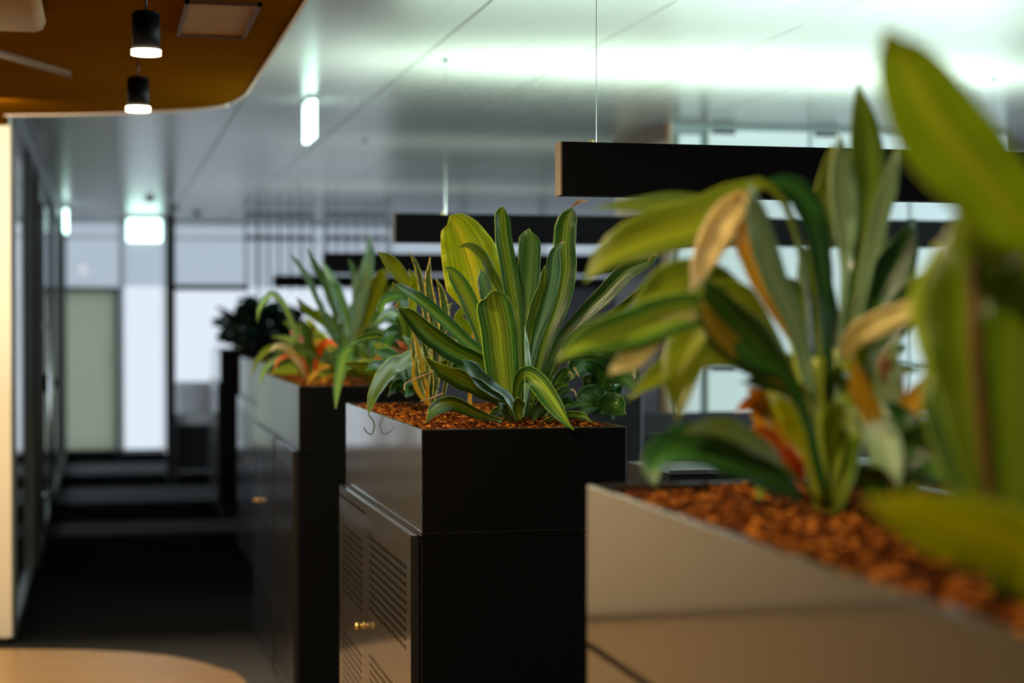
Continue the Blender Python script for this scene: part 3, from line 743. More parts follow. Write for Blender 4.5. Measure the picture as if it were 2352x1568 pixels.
# hanging slatted screens far off
for k, (pa, pb) in enumerate(((566, 722), (752, 892))):
    d_ = 16.8; xa, xb = fx(pa, d_), fx(pb, d_); yy = (d_ - .227*xa)/.974
    t = thing('slatted_screen', ('hanging grey slatted screen, the left one of two', 'hanging grey slatted screen, the right one of two, behind the beam ends')[k], 'screen', ((xa+xb)/2, yy, 1.75), 'hanging slatted screens')
    n = 7
    for i in range(n):
        xx = xa + (xb-xa)*i/(n-1)
        b = BM(); box(b, xx-0.011, xx+0.011, yy, yy+0.03, 1.75, CEIL-0.02); obj('slat', b, M['slat'], t)
    for zz in (2.47, 2.24):
        b = BM(); box(b, xa-0.02, xb+0.02, yy+0.03, yy+0.05, zz, zz+0.05); obj('rail', b, M['slat'], t)

# ================================================================== FURNITURE BEHIND
def armchair():
    cx, cy = fx(449, 16.0), 16.25
    t = thing('armchair', 'grey upholstered armchair with a pale seat by the far window', 'chair', (cx, cy, 0))
    w2 = 0.20
    b = BM(); box(b, cx-w2, cx+w2, cy-0.28, cy+0.22, 0.52, 0.63, bev=0.03); obj('seat', b, M['fabric_pale'], t, smooth=True)
    b = BM(); box(b, cx-w2+0.02, cx+w2-0.06, cy+0.16, cy+0.26, 0.62, 0.90, bev=0.03); obj('backrest', b, M['fabric_pale'], t, smooth=True)
    b = BM(); box(b, cx+w2-0.07, cx+w2+0.02, cy-0.2, cy+0.26, 0.62, 0.86, bev=0.02); obj('armrest', b, M['fabric'], t, smooth=True)
    b = BM(); box(b, cx-w2+0.01, cx+w2-0.01, cy-0.26, cy+0.22, 0.12, 0.52, bev=0.01); obj('base', b, M['plastic'], t)
    for sx in (-1, 1):
        for sy in (-0.24, 0.2):
            b = BM(); cyl(b, (cx+sx*(w2-0.03), cy+sy, 0), (cx+sx*(w2-0.03), cy+sy, 0.13), 0.012, 0.018, n=12); obj('leg', b, M['frame'], t)
armchair()
def low_black(label, x0, x1, y0, y1, h):
    t = thing('side_cabinet', label, 'cabinet', ((x0+x1)/2, (y0+y1)/2, 0))
    b = BM(); box(b, x0, x1, y0, y1, 0.04, h, bev=0.004); obj('carcass', b, M['frame'], t)
    b = BM(); box(b, x0+0.03, x1-0.03, y0-0.012, y0, 0.08, h-0.03); obj('door', b, M['frame'], t)
    b = BM(); box(b, x0+0.02, x1-0.02, y0+0.02, y1-0.02, 0, 0.04); obj('plinth', b, M['hole'], t)
low_black('low black cabinet between the armchair and the far end of the planter row', fx(490, 16.8), fx(545, 16.8), 16.9, 17.3, 0.95)
def desk(label, x0, x1, y0, y1, mons, seed):
    t = thing('office_desk', label, 'desk', ((x0+x1)/2, (y0+y1)/2, 0), 'desks right of the planters')
    b = BM(); box(b, x0, x1, y0, y1, 0.715, 0.74, bev=0.003); obj('tabletop', b, M['desk'], t)
    for xx in (x0+0.05, x1-0.1):
        for yy in (y0+0.05, y1-0.1):
            b = BM(); box(b, xx, xx+0.05, yy, yy+0.05, 0, 0.715); obj('leg', b, M['frame'], t)
    b = BM(); box(b, x0, x1, y1-0.02, y1+0.01, 0.55, 1.03, bev=0.004); obj('privacy_screen', b, M['plastic'], t)
    for k, (mx, lab) in enumerate(mons):
        m_ = thing('monitor', lab, 'monitor', (mx, y1-0.25, 0.74), 'monitors on the desks')
        b = BM(); box(b, mx-0.27, mx+0.27, y1-0.27, y1-0.245, 0.86, 1.20, bev=0.006); obj('bezel', b, M['plastic'], m_)
        b = BM(); box(b, mx-0.255, mx+0.255, y1-0.274, y1-0.270, 0.88, 1.185); obj('screen', b, M['screen'], m_)
        b = BM(); box(b, mx-0.025, mx+0.025, y1-0.245, y1-0.22, 0.75, 1.0); obj('stand', b, M['plastic'], m_)
        b = BM(); box(b, mx-0.11, mx+0.11, y1-0.33, y1-0.16, 0.74, 0.75, bev=0.003); obj('foot', b, M['plastic'], m_)
desk('desk with a dark privacy screen behind the focused planter', 1.35, 3.3, 5.9, 6.7, [(1.75, 'dark monitor behind the right edge of the focused planter')], 1)
desk('farther desk with a dark privacy screen, before the pale lockers', 1.75, 3.6, 7.4, 8.2, [], 2)
# high black shelf with a pale front edge just behind the nearest planter row
t = thing('low_bookcase', 'black bookcase with a thin pale metal top edge behind the blurred plants', 'bookcase', (2.0, 4.6, 0))
b = BM(); box(b, 1.46, 2.9, 4.42, 4.80, 0.04, 1.085, bev=0.003); obj('carcass', b, M['plastic'], t)
b = BM(); box(b, 1.50, 2.86, 4.412, 4.42, 0.1, 0.55); obj('door', b, M['frame'], t)
b = BM(); box(b, 1.46, 2.9, 4.405, 4.42, 1.082, 1.094); obj('top_edge', b, M['steel'], t)
b = BM(); box(b, 1.50, 2.86, 4.45, 4.78, 0.0, 0.04); obj('plinth', b, M['hole'], t)
for k, (xx, hh) in enumerate(((1.86, 0.016), (1.90, 0.022), (1.97, 0.026))):
    b = BM(); cyl(b, (xx, 4.5, 1.085), (xx, 4.5, 1.085+hh+.01), 0.011-.002*k, 0.008, n=16); cyl(b, (xx, 4.5, 1.095+hh), (xx, 4.5, 1.10+hh), 0.005, n=12)
    tag(obj('small_bottle', b, M['screen']), ('small dark bottle, leftmost on the bookcase', 'small dark bottle, middle one on the bookcase', 'small dark bottle, rightmost on the bookcase')[k], 'bottle', 'bottles on the bookcase')

# ================================================================== PLANTS
class Conv:
    def __init__(s_, ox, oy, s): s_.ox, s_.oy, s_.s = ox, oy, s
    def __call__(s_, x, y): return s_.ox + x/s_.s, s_.oy + y/s_.s
A = Conv(780, 440, 2.704)
# --- the striped-leaf plant in focus
base = at(1185, 968, 4.30)
P1 = thing('striped_dracaena', 'sharp broad-leaved plant with green and yellow striped leaves in the focused planter', 'plant', base)
for px, w_, m_, d0, d1, kw in [
    ([(338, 572), (380, 600), (480, 665), (640, 800), (780, 930), (925, 1050), (1040, 1250), (1090, 1420)], 92, 'drac', 4.30, 4.05, dict(twist=(10, 40), fold=.55)),
    ([(362, 712), (430, 745), (570, 880), (720, 985), (900, 1075), (1020, 1210), (1080, 1420)], 150, 'drac', 4.28, 3.98, dict(twist=(-10, -30), fold=.5)),
    ([(1015, 88), (1000, 170), (1015, 330), (1050, 520), (1085, 740), (1110, 1000), (1120, 1400)], 118, 'drac', 4.34, 4.32, dict(twist=(0, 30), fold=.5, kind='blunt')),
    ([(1178, 228), (1185, 300), (1180, 480), (1160, 700), (1150, 900), (1140, 1400)], 150, 'deep', 4.34, 4.34, dict(twist=(0, -15), fold=.4, kind='blunt')),
    ([(1440, 95), (1415, 180), (1400, 330), (1400, 500), (1350, 720), (1260, 960), (1170, 1400)], 148, 'drac', 4.34, 4.36, dict(twist=(20, -20), fold=.5, kind='blunt')),
    ([(1385, 318), (1335, 390), (1318, 560), (1260, 800), (1200, 1000), (1160, 1400)], 104, 'teal', 4.30, 4.24, dict(twist=(-30, 10), fold=.4)),
    ([(1275, 455), (1262, 560), (1215, 700), (1180, 830), (1165, 1000), (1150, 1400)], 92, 'drac', 4.28, 4.2, dict(twist=(30, 30), fold=.5)),
    ([(945, 612), (950, 680), (985, 850), (1005, 1050), (1030, 1250), (1070, 1410)], 235, 'drac', 4.20, 4.12, dict(twist=(0, 5), fold=.35, kind='blunt', wave=.08)),
    ([(640, 470), (700, 520), (790, 680), (860, 860), (930, 1060), (1080, 1400)], 125, 'drac', 4.34, 4.3, dict(twist=(20, 20), fold=.6)),
    ([(738, 345), (800, 350), (880, 430), (930, 540), (1000, 650), (1060, 820), (1100, 1300)], 118, 'olive', 4.36, 4.3, dict(twist=(50, 55), fold=.6)),
    ([(1972, 395), (1900, 445), (1780, 500), (1640, 640), (1480, 790), (1340, 960), (1190, 1380)], 128, 'deep', 4.34, 4.3, dict(twist=(35, -25), fold=.6)),
    ([(1960, 528), (1860, 600), (1720, 720), (1590, 830), (1400, 980), (1190, 1390)], 80, 'olive', 4.32, 4.15, dict(twist=(50, 50), fold=.7)),
    ([(540, 1020), (640, 1080), (760, 1140), (900, 1215), (1020, 1300), (1090, 1420)], 165, 'drac', 4.2, 3.98, dict(twist=(-50, -40), fold=.55)),
    ([(770, 1040), (800, 1080), (870, 1170), (960, 1240), (1050, 1295), (1100, 1420)], 110, 'teal', 4.2, 4.0, dict(twist=(30, 20), fold=.5)),
    ([(530, 1440), (570, 1360), (660, 1310), (760, 1330), (880, 1385), (1010, 1420)], 110, 'drac', 4.22, 4.03, dict(twist=(-30, -20), fold=.4)),
    ([(1458, 1482), (1390, 1390), (1310, 1270), (1240, 1180), (1170, 1130), (1110, 1180), (1080, 1400)], 138, 'drac', 4.2, 3.93, dict(twist=(10, 25), fold=.5)),
    ([(1572, 1432), (1520, 1392), (1440, 1380), (1340, 1400), (1260, 1425)], 55, 'drac', 4.25, 4.1, dict(twist=(30, 30), fold=.4)),
    ([(1150, 835), (1150, 950), (1160, 1090), (1150, 1250), (1140, 1400)], 56, 'silver', 4.14, 4.10, dict(twist=(40, 60), fold=.6)),
    ([(1255, 1262), (1240, 1330), (1200, 1425)], 66, 'teal', 4.2, 4.1, dict(twist=(0, 20), fold=.4)),
    ([(1120, 1275), (1110, 1330), (1115, 1420)], 78, 'drac', 4.15, 4.1, dict(twist=(0, 20), fold=.4, kind='blunt')),
    ([(985, 1310), (1020, 1350), (1060, 1425)], 50, 'teal', 4.2, 4.1, dict(twist=(10, 20))),
    ([(1445, 1235), (1390, 1230), (1350, 1290), (1300, 1420)], 60, 'teal', 4.35, 4.3, dict(twist=(10, 40))),
    ([(1470, 1330), (1420, 1290), (1360, 1330), (1310, 1425)], 46, 'deep', 4.38, 4.3, dict(twist=(10, 40))),
    ([(1430, 1110), (1400, 1130), (1330, 1230), (1250, 1400)], 90, 'drac', 4.38, 4.36, dict(twist=(20, 0))),
    ([(1650, 1020), (1560, 1000), (1450, 1010), (1330, 1080), (1200, 1350)], 70, 'deep', 4.4, 4.4, dict(twist=(20, 50))),
    ([(1690, 820), (1580, 860), (1440, 930), (1320, 1050), (1180, 1390)], 110, 'drac', 4.4, 4.38, dict(twist=(30, -20))),
    ([(870, 470), (890, 560), (930, 700), (1000, 900), (1100, 1390)], 95, 'deep', 4.4, 4.45, dict(twist=(0, 20))),
]:
    pleaf(P1, px, w_, m_, d0, d1, conv=A, **kw)
# folded, dried leaf tips
for px, w_ in (([(1538, 55), (1490, 62), (1440, 95)], 22), ([(1400, 318), (1380, 318), (1350, 350)], 14), ([(1975, 395), (1950, 392), (1915, 430)], 16), ([(370, 690), (350, 715), (375, 730)], 14)):
    pleaf(P1, px, w_, 'dry', 4.3, 4.28, conv=A, kind='sword', name='dry_tip', label='brown dried leaf tip')
for px in ([(400, 1232), (410, 1190), (470, 1160), (590, 1112)], [(500, 1300), (560, 1285), (645, 1250)], [(1452, 1160), (1440, 1130), (1425, 1120)], [(1488, 1150), (1470, 1115), (1455, 1090)], [(1470, 1270), (1460, 1240), (1440, 1225)]):
    pleaf(P1, px, 10, 'dry', 4.2, 4.05, conv=A, kind='stem', name='dry_tendril', label='thin dry brown tendril')
rosette(P1, at(1230, 965, 4.42), 9, 0.17, 0.034, ['drac', 'teal', 'deep'], rng=random.Random(31), up=(30, 85), droop=.7)
# --- yellow-green philodendron behind it
P2 = thing('lime_philodendron', 'big yellow-green wavy leaf on a stalk behind the striped leaves', 'plant', at(1078, 955, 4.55))
pleaf(P2, [(683, 150), (720, 205), (790, 360), (850, 560), (885, 770)], 390, 'lime', 4.52, 4.5, conv=A, kind='heart', fold=.12, wave=.16, twist=(0, 8))
pleaf(P2, [(885, 765), (850, 850), (820, 960), (806, 1390)], 26, 'yellow', 4.52, 4.5, conv=A, kind='stem', name='stalk', label='yellow leaf stalk')
pleaf(P2, [(800, 700), (740, 780), (790, 860), (800, 960)], 70, 'lime', 4.55, 4.5, conv=A, kind='oval')
# --- yellow-margined snake plant at the left
P3 = thing('snake_plant', 'snake plant with yellow-edged mottled leaves left of the striped plant', 'plant', at(975, 925, 4.75))
for px, w_, d_ in (([(562, 408), (552, 560), (580, 760), (600, 1000), (560, 1290)], 66, 4.6), ([(600, 540), (640, 640), (655, 800), (600, 1000), (560, 1300)], 60, 4.62),
                   ([(430, 368), (480, 470), (520, 660), (545, 860), (545, 1290)], 44, 4.7), ([(455, 850), (462, 1000), (500, 1200), (548, 1320)], 40, 4.5), ([(700, 690), (650, 760), (630, 900), (580, 1290)], 50, 4.65),
                   ([(500, 860), (540, 1010), (600, 1150), (580, 1310)], 44, 4.52), ([(760, 820), (720, 880), (700, 1000), (640, 1280)], 40, 4.6)):
    pleaf(P3, px, w_, 'sans', d_, d_, conv=A, kind='sword', fold=.35, twist=(0, random.uniform(-30, 30)), label=None, thick=.002)
for px, w_ in (([(440, 830), (490, 980), (530, 1150), (560, 1340)], 26), ([(470, 1010), (460, 1150), (500, 1260), (560, 1330)], 30), ([(540, 1180), (545, 1260), (560, 1340)], 22)):
    pleaf(P3, px, w_, 'yellow', 4.5, 4.45, conv=A, kind='sword', fold=.3)
# --- peace lily at the far left corner of the focused planter
P4 = thing('peace_lily', 'plant with long drooping leaves over the back left corner of the focused planter', 'plant', at(935, 905, 4.98))
for px, w_, m_, d0, d1, kw in [
    ([(178, 1385), (215, 1230), (310, 1090), (400, 1050), (470, 980)], 125, 'olive', 4.8, 4.55, dict(kind='oval', twist=(-20, -30), fold=.3)),
    ([(240, 370), (300, 420), (380, 520), (440, 640), (430, 1100)], 92, 'olive', 5.0, 4.95, dict(kind='strap', fold=.4)),
    ([(430, 480), (470, 560), (460, 640), (420, 1000)], 60, 'lime', 5.0, 4.9, dict(kind='oval')),
    ([(250, 790), (270, 700), (330, 660), (400, 700), (400, 1080)], 90, 'deep', 5.0, 4.9, dict(kind='oval', twist=(40, 40))),
    ([(50, 970), (120, 920), (240, 900), (340, 960), (400, 1100)], 56, 'drac', 5.0, 4.9, dict(kind='oval')),
    ([(210, 830), (300, 760), (390, 800), (420, 1100)], 80, 'drac', 5.0, 4.8, dict(kind='oval')),
    ([(600, 1110), (540, 1130), (480, 1170), (430, 1180)], 40, 'deep', 4.6, 4.4, dict(kind='oval')),
    ([(290, 1000), (300, 920), (360, 880), (420, 1100)], 100, 'deep', 5.0, 4.9, dict(kind='oval')),
    ([(160, 1120), (230, 1060), (320, 1040), (420, 1130)], 70, 'deep', 5.05, 4.95, dict(kind='oval')),
    ([(490, 480), (440, 570), (410, 700), (420, 1080)], 44, 'olive', 5.05, 5.0, dict(kind='sword')),
    ([(330, 560), (370, 640), (400, 780), (425, 1080)], 70, 'olive', 5.08, 5.05, dict(kind='strap')),
]:
    pleaf(P4, px, w_, m_, d0, d1, conv=A, **kw)
pleaf(P4, [(150, 1460), (165, 1490), (200, 1505), (215, 1440), (180, 1385)], 9, 'deep', 4.55, 4.5, conv=A, kind='stem', name='tendril')
rosette(P4, at(940, 905, 4.9), 20, 0.21, 0.045, ['deep', 'drac', 'olive', 'deep'], rng=random.Random(12), up=(25, 85), kind='strap', droop=.8)
P5 = thing('orange_bromeliad', 'small orange-red pointed bromeliad between the two middle planters', 'plant', at(925, 862, 5.02))
for px, w_, m_ in (([(350, 920), (400, 960), (450, 985)], 40, 'orange'), ([(340, 985), (390, 1020), (450, 1040)], 36, 'orange'), ([(210, 1030), (260, 1050), (330, 1080)], 34, 'orange'), ([(460, 930), (450, 990), (450, 1050)], 44, 'silver'), ([(300, 960), (370, 990), (440, 1000)], 30, 'pink'), ([(390, 890), (430, 940), (450, 1040)], 34, 'silver')):
    pleaf(P5, px, w_, m_, 4.98, 4.92, conv=A, kind='sword')
P6 = thing('round_leaf_plant', 'plant with large round dark green leaves at the right corner of the focused planter', 'plant', at(1395, 962, 4.5))
for px, w_, m_ in (([(1430, 1180), (1520, 1060), (1640, 1110), (1680, 1380)], 260, 'deep'), ([(1840, 1240), (1760, 1120), (1640, 1120), (1580, 1390)], 270, 'deep'), ([(1500, 1390), (1560, 1290), (1660, 1330)], 190, 'deep'), ([(1780, 1380), (1700, 1330), (1620, 1370)], 170, 'deep')):
    pleaf(P6, px, w_, m_, 4.55, 4.45, conv=A, kind='oval', fold=.1)

# --- third planter: mixed blurred plants
B_ = Conv(560, 440, 3.135)
T1 = thing('blade_leaf_plant', 'blurred upright plant with pale green blades in the planter behind the sharp one', 'plant', at(812, 872, 7.1))
for px, w_, m_, kw in [
    ([(322, 425), (400, 530), (470, 640), (540, 800), (700, 1150), (780, 1330)], 48, 'teal', {}),
    ([(448, 398), (510, 520), (580, 660), (660, 900), (760, 1330)], 52, 'deep', {}),
    ([(562, 495), (620, 640), (700, 830), (770, 1080), (790, 1340)], 110, 'drac', dict(twist=(0, 30))),
    ([(600, 610), (640, 720), (700, 860), (770, 1100)], 50, 'silver', dict(twist=(30, 30))),
    ([(905, 305), (895, 480), (855, 690), (815, 870), (790, 1060), (790, 1340)], 112, 'silver', dict(twist=(0, 20))),
    ([(930, 400), (910, 520), (870, 700), (830, 900), (800, 1300)], 70, 'teal', {}),
    ([(755, 480), (795, 590), (800, 760), (800, 1300)], 50, 'deep', {}),
    ([(1050, 560), (990, 620), (930, 780), (850, 1010), (800, 1330)], 125, 'olive', {}),
    ([(1120, 700), (1040, 700), (960, 800), (880, 960), (810, 1300)], 60, 'drac', {}),
    ([(375, 755), (430, 830), (520, 900), (620, 1000), (760, 1320)], 66, 'olive', {}),
    ([(480, 850), (560, 880), (640, 950), (720, 1080), (780, 1320)], 70, 'drac', {}),
    ([(660, 1565), (675, 1400), (700, 1270), (740, 1150), (800, 1130), (830, 1330)], 90, 'drac', dict(kind='oval', d1=5.9)),
    ([(700, 1180), (760, 1110), (860, 1075), (960, 1085), (900, 1330)], 36, 'pale', dict(kind='sword')),
    ([(1150, 1030), (1080, 920), (980, 900), (880, 1010), (810, 1300)], 110, 'deep', dict(kind='oval')),
    ([(1040, 1180), (980, 1040), (900, 1040), (830, 1300)], 110, 'deep', dict(kind='oval')),
    ([(940, 1370), (890, 1310), (850, 1240), (820, 1330)], 50, 'lime', {}),
]:
    k2 = dict(kind='strap'); k2.update(kw)
    pleaf(T1, px, w_, m_, 7.1, k2.pop('d1', random.uniform(6.75, 7.2)), conv=B_, **k2)
T2 = thing('arching_yellow_plant', 'blurred plant with yellow and orange-lit leaves arching over the left of its planter', 'plant', at(705, 878, 6.75))
for px, w_, m_ in [
    ([(55, 1330), (95, 1220), (180, 1135), (300, 1130), (400, 1200), (450, 1350)], 60, 'olive'),
    ([(120, 1400), (145, 1290), (220, 1215), (330, 1180), (440, 1350)], 60, 'drac'),
    ([(185, 1150), (240, 1110), (320, 1140), (400, 1240), (450, 1360)], 60, 'pale'),
    ([(215, 1300), (250, 1210), (340, 1180), (430, 1230), (470, 1360)], 40, 'orange'),
    ([(330, 1000), (380, 1040), (450, 1100), (500, 1250), (490, 1360)], 58, 'pink'),
    ([(95, 940), (110, 850), (150, 780), (220, 740), (330, 900), (450, 1300)], 52, 'drac'),
    ([(450, 1390), (500, 1320), (580, 1260), (640, 1240)], 56, 'yellow'),
    ([(650, 1310), (600, 1340), (540, 1370), (500, 1370)], 46, 'yellow'),
    ([(520, 950), (480, 1010), (460, 1120), (480, 1350)], 60, 'olive'),
    ([(640, 1160), (560, 1090), (480, 1120), (470, 1340)], 60, 'yellow'),
    ([(350, 1080), (420, 1120), (520, 1170), (640, 1250)], 66, 'olive'),
    ([(680, 1120), (600, 1080), (540, 1160), (500, 1350)], 54, 'orange'),
    ([(420, 920), (440, 980), (470, 1100), (480, 1340)], 70, 'deep'),
]:
    pleaf(T2, px, w_, m_, 6.8, random.uniform(6.5, 6.9), conv=B_, kind='oval')
rg = random.Random(21)
T3 = thing('bushy_green_plant', 'blurred bushy green plant in the middle of the third planter', 'plant', (0.95, 7.35, ZP-0.01))
rosette(T3, (0.95, 7.35, ZP-0.01), 26, 0.34, 0.06, ['drac', 'deep', 'olive', 'lime', 'drac'], rng=rg)
T4 = thing('low_green_plant', 'low green plant at the right of the third planter', 'plant', (1.03, 6.75, ZP-0.01))
rosette(T4, (1.03, 6.75, ZP-0.01), 22, 0.26, 0.05, ['drac', 'deep', 'olive', 'deep', 'yellow'], rng=rg)
T5 = thing('spiky_green_plant', 'spiky green plant in the planter with pale reflections', 'plant', (1.08, 9.9, ZP-0.01))
rosette(T5, (1.08, 9.9, ZP-0.01), 14, 0.26, 0.05, ['deep', 'dark', 'deep'], rng=rg)

# --- far dark bush
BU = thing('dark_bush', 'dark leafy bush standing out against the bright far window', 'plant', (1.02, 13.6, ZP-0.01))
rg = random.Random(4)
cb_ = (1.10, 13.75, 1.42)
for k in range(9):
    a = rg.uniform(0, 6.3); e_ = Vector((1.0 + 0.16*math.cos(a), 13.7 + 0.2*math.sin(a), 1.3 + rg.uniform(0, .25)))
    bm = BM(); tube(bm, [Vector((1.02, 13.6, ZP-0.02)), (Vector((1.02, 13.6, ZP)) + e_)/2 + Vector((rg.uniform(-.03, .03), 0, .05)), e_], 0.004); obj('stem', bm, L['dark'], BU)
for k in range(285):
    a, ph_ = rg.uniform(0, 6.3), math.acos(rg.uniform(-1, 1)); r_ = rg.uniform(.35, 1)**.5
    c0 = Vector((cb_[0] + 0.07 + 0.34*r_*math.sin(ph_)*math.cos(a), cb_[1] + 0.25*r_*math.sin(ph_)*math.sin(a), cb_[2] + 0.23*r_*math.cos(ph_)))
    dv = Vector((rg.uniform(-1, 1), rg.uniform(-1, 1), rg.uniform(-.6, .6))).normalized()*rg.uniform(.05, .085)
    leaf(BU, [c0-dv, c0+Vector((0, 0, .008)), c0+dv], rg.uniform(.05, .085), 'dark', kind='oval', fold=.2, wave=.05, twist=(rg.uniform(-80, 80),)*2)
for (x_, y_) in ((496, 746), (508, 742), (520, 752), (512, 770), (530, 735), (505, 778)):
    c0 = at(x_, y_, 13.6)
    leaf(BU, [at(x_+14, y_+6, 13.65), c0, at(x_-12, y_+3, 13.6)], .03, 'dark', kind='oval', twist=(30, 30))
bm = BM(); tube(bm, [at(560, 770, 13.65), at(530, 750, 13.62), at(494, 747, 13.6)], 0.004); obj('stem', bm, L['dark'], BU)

# --- nearest planter: blurred dracaena
F1 = thing('tall_dracaena', 'blurred tall dracaena with arching leaves in the nearest planter', 'plant', at(1900, 1176, 2.36))
for px, w_, m_, d0, d1, kw in [
    ([(1342, 650), (1400, 585), (1500, 540), (1620, 505), (1700, 450), (1770, 430), (1840, 600), (1890, 1150)], 120, 'olive', 2.4, 2.35, dict(twist=(60, 0))),
    ([(1360, 478), (1450, 472), (1560, 466), (1640, 480), (1740, 520), (1850, 800), (1890, 1150)], 52, 'olive', 2.45, 2.5, dict(twist=(40, 20))),
    ([(1585, 670), (1608, 610), (1640, 545), (1675, 485), (1720, 440)], 78, 'pale', 2.32, 2.22, dict(kind='oval', twist=(0, -20))),  # warm highlight painted as a pale blade
    ([(1445, 730), (1500, 680), (1570, 640), (1680, 660), (1790, 800), (1880, 1100)], 95, 'olive', 2.4, 2.3, dict(twist=(40, 0))),
    ([(1275, 830), (1350, 785), (1460, 755), (1580, 715), (1700, 740), (1820, 900), (1890, 1150)], 105, 'drac', 2.38, 2.2, dict(twist=(30, 0))),
    ([(1400, 860), (1450, 825), (1520, 760), (1600, 720)], 62, 'pale', 2.3, 2.22, dict(twist=(0, 20))),
    ([(1556, 970), (1560, 880), (1590, 790), (1640, 700), (1720, 700), (1850, 950)], 108, 'olive', 2.38, 2.25, dict(twist=(30, 0))),
    ([(1440, 920), (1520, 860), (1620, 820), (1740, 870), (1860, 1050)], 70, 'olive', 2.42, 2.35, dict(twist=(30, 20))),
    ([(1618, 640), (1660, 720), (1740, 810), (1830, 900), (1900, 1160)], 130, 'deep', 2.34, 2.2, dict(twist=(0, -20))),
    ([(1612, 690), (1660, 770), (1740, 840), (1850, 905)], 46, 'yellow', 2.33, 2.2, dict(twist=(10, 10))),
    ([(1722, 415), (1735, 500), (1770, 620), (1830, 760), (1880, 1000)], 66, 'silver', 2.36, 2.25, dict(twist=(0, 30))),
    ([(1690, 440), (1700, 520), (1740, 640), (1830, 800)], 60, 'yellow', 2.38, 2.3, dict(twist=(20, 30))),
    ([(1972, 185), (1985, 290), (1992, 430), (1980, 560), (1950, 800), (1910, 1160)], 86, 'olive', 2.36, 2.34, dict(twist=(0, 10))),
    ([(1925, 300), (1932, 400), (1942, 520), (1935, 700), (1905, 1150)], 66, 'silver', 2.34, 2.3, dict(twist=(0, 20))),
    ([(2062, 335), (2042, 420), (2012, 530), (1985, 640), (1920, 1000)], 46, 'silver', 2.36, 2.3, dict(twist=(20, 20))),
    ([(1912, 330), (1900, 430), (1880, 560), (1885, 800), (1895, 1100)], 72, 'olive', 2.4, 2.45, dict(twist=(0, 30))),
    ([(1745, 425), (1810, 430), (1860, 490), (1890, 640), (1900, 900)], 70, 'deep', 2.42, 2.4, dict(twist=(30, 20))),
    ([(2165, 680), (2090, 708), (2010, 745), (1965, 775), (1935, 830)], 62, 'pale', 2.3, 2.1, dict(kind='oval', twist=(10, 5))),  # pale blade standing for a painted highlight
    ([(2100, 500), (2060, 600), (2000, 720), (1955, 860), (1910, 1150)], 110, 'deep', 2.4, 2.42, dict(twist=(0, 20))),
    ([(2020, 480), (2000, 600), (1960, 740), (1920, 900)], 90, 'deep', 2.44, 2.5, {}),
    ([(1840, 560), (1870, 640), (1900, 780), (1910, 1000)], 80, 'deep', 2.44, 2.5, {}),
    ([(1780, 640), (1830, 690), (1880, 800), (1905, 1100)], 90, 'drac', 2.44, 2.45, {}),
    ([(2130, 620), (2080, 700), (2010, 800), (1930, 960)], 90, 'deep', 2.42, 2.4, {}),
    ([(1507, 1115), (1515, 1060), (1590, 1030), (1720, 1070), (1850, 1150)], 120, 'deep', 2.34, 2.15, dict(kind='oval', twist=(30, 30))),
    ([(1570, 992), (1650, 985), (1740, 1025), (1820, 1090), (1890, 1160)], 62, 'olive', 2.35, 2.2, dict(twist=(30, 30))),
    ([(1990, 1010), (1930, 950), (1910, 1050), (1905, 1160)], 70, 'olive', 2.34, 2.2, {}),
    ([(1760, 900), (1800, 940), (1850, 1040), (1890, 1160)], 50, 'lime', 2.34, 2.2, {}),
]:
    k2 = dict(kind='blade' if px[-1][1] > 1040 else 'strap'); k2.update(kw)
    pleaf(F1, px, w_, m_, d0, d1, **k2)
for px, w_ in (([(1830, 780), (1850, 900), (1860, 1020), (1890, 1180)], 34), ([(1935, 800), (1940, 920), (1930, 1050), (1905, 1180)], 40), ([(1880, 820), (1885, 980), (1895, 1180)], 30), ([(1965, 840), (1975, 950), (1950, 1080), (1915, 1180)], 34)):
    bm = BM(); P = [at(x, y, 2.36) for x, y in px]; tube(bm, catmull(P, 10), w_/2*2.36/F_PX); obj('cane', bm, L['olive'], F1)
rosette(F1, at(1925, 960, 2.42), 11, 0.16, 0.04, ['deep', 'olive', 'drac'], rng=random.Random(5), up=(40, 80), droop=.6)
F2 = thing('small_croton', 'small plant with yellow and orange leaves at the foot of the tall dracaena', 'plant', at(1800, 1150, 2.42))
for px, w_, m_ in (([(1690, 945), (1740, 925), (1790, 970), (1800, 1140)], 44, 'orange'), ([(1715, 890), (1750, 930), (1785, 1010), (1800, 1150)], 58, 'yellow'), ([(1745, 870), (1770, 900), (1800, 1000), (1805, 1140)], 50, 'pale'),
                   ([(1700, 1010), (1750, 1000), (1790, 1060), (1800, 1150)], 42, 'orange'), ([(1820, 900), (1830, 980), (1815, 1130)], 52, 'yellow'), ([(1850, 960), (1840, 1040), (1810, 1150)], 44, 'pale'), ([(1800, 1020), (1810, 1080), (1805, 1150)], 60, 'orange'), ([(1745, 1150), (1750, 1110), (1780, 1090)], 24, 'lime')):
    pleaf(F2, px, w_*1.35, m_, 2.42, 2.38, kind='oval')
F3 = thing('yellow_tinged_plant', 'blurred plant with yellow stems and blue-grey leaves right of the tall dracaena', 'plant', at(2050, 1190, 2.16))
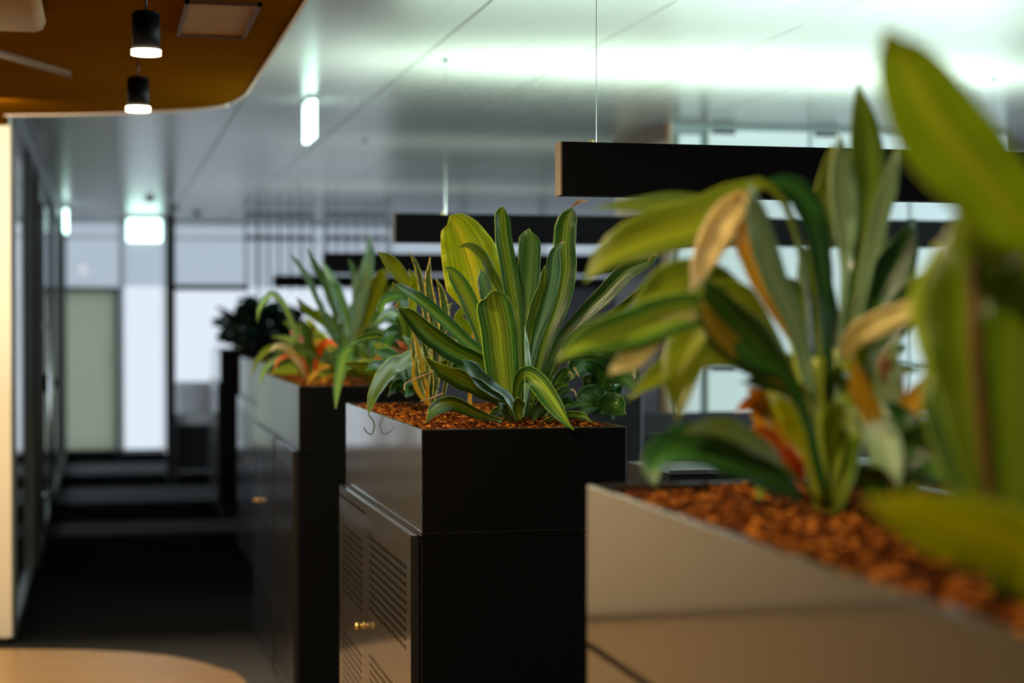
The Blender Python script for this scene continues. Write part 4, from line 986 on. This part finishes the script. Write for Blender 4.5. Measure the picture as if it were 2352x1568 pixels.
for px, w_, m_, kw in (
    ([(2140, 860), (2110, 910), (2070, 980), (2050, 1190)], 60, 'yellow', {}), ([(2065, 1120), (2045, 1050), (2020, 980), (1990, 940), (2040, 1180)], 74, 'silver', {}),
    ([(2190, 1120), (2130, 1050), (2040, 980), (1960, 930)], 130, 'deep', dict(kind='oval')), ([(2030, 810), (2040, 850), (2060, 900), (2055, 1150)], 50, 'pink', {}),
    ([(2060, 770), (2040, 850), (2040, 950), (2050, 1150)], 60, 'silver', {}), ([(1960, 820), (1980, 900), (2020, 1000), (2050, 1180)], 56, 'yellow', {}),
    ([(2120, 960), (2100, 1040), (2070, 1180)], 90, 'deep', {}), ([(1980, 1060), (2000, 1100), (2040, 1180)], 80, 'deep', {})):
    k2 = dict(kind='strap'); k2.update(kw)
    pleaf(F3, px, w_, m_, 2.14, 2.08, **k2)
# --- nearest plant at the right edge
N1 = thing('giant_leaf_plant', 'very blurred plant with huge olive leaves at the right edge of the frame', 'plant', at(2330, 1420, 1.5))
for px, w_, m_, d0, d1, kw in (
    ([(2035, 62), (2075, 140), (2150, 280), (2240, 390), (2330, 500), (2430, 650), (2400, 1350)], 215, 'lime', 1.5, 1.42, dict(kind='strap', twist=(0, 0), fold=.25)),
    ([(2200, 480), (2240, 640), (2260, 820), (2270, 1000), (2320, 1380)], 270, 'olive', 1.6, 1.62, dict(kind='strap')),
    ([(2352, 560), (2350, 760), (2340, 940), (2340, 1380)], 240, 'olive', 1.55, 1.56, dict(kind='strap')),
    ([(2120, 620), (2180, 740), (2240, 900), (2310, 1380)], 150, 'olive', 1.66, 1.7, dict(kind='strap', twist=(0, 20))),
    ([(2140, 860), (2190, 960), (2250, 1080), (2320, 1380)], 150, 'deep', 1.68, 1.7, dict(kind='oval')),
    ([(1990, 1140), (2090, 1170), (2200, 1210), (2330, 1250), (2420, 1400)], 175, 'chartreuse', 1.5, 1.38, dict(kind='oval', twist=(-15, -20))),
    ([(2060, 1180), (2170, 1240), (2290, 1280), (2400, 1400)], 110, 'olive', 1.55, 1.5, dict(kind='oval', twist=(25, 30))),
    ([(2300, 1000), (2310, 1080), (2330, 1380)], 110, 'pale', 1.6, 1.6, dict(kind='oval')),
    ([(2190, 700), (2200, 850), (2230, 1000), (2320, 1380)], 200, 'olive', 1.72, 1.75, dict(kind='oval')),
    ([(2300, 640), (2290, 800), (2290, 1000), (2330, 1380)], 190, 'deep', 1.72, 1.8, dict(kind='oval')),
    ([(2150, 560), (2170, 700), (2210, 900), (2310, 1380)], 170, 'lime', 1.7, 1.72, dict(kind='strap')),
    ([(2430, 350), (2420, 600), (2400, 900), (2380, 1380)], 220, 'olive', 1.6, 1.6, dict(kind='strap')),
):
    pleaf(N1, px, w_, m_, d0, d1, **kw)
bm = BM(); tube(bm, catmull([at(2320, 1400, 1.58), at(2270, 1100, 1.56), at(2240, 800, 1.56), at(2240, 600, 1.58)], 10), 0.006); obj('stem', bm, M['brown_stem'], N1)
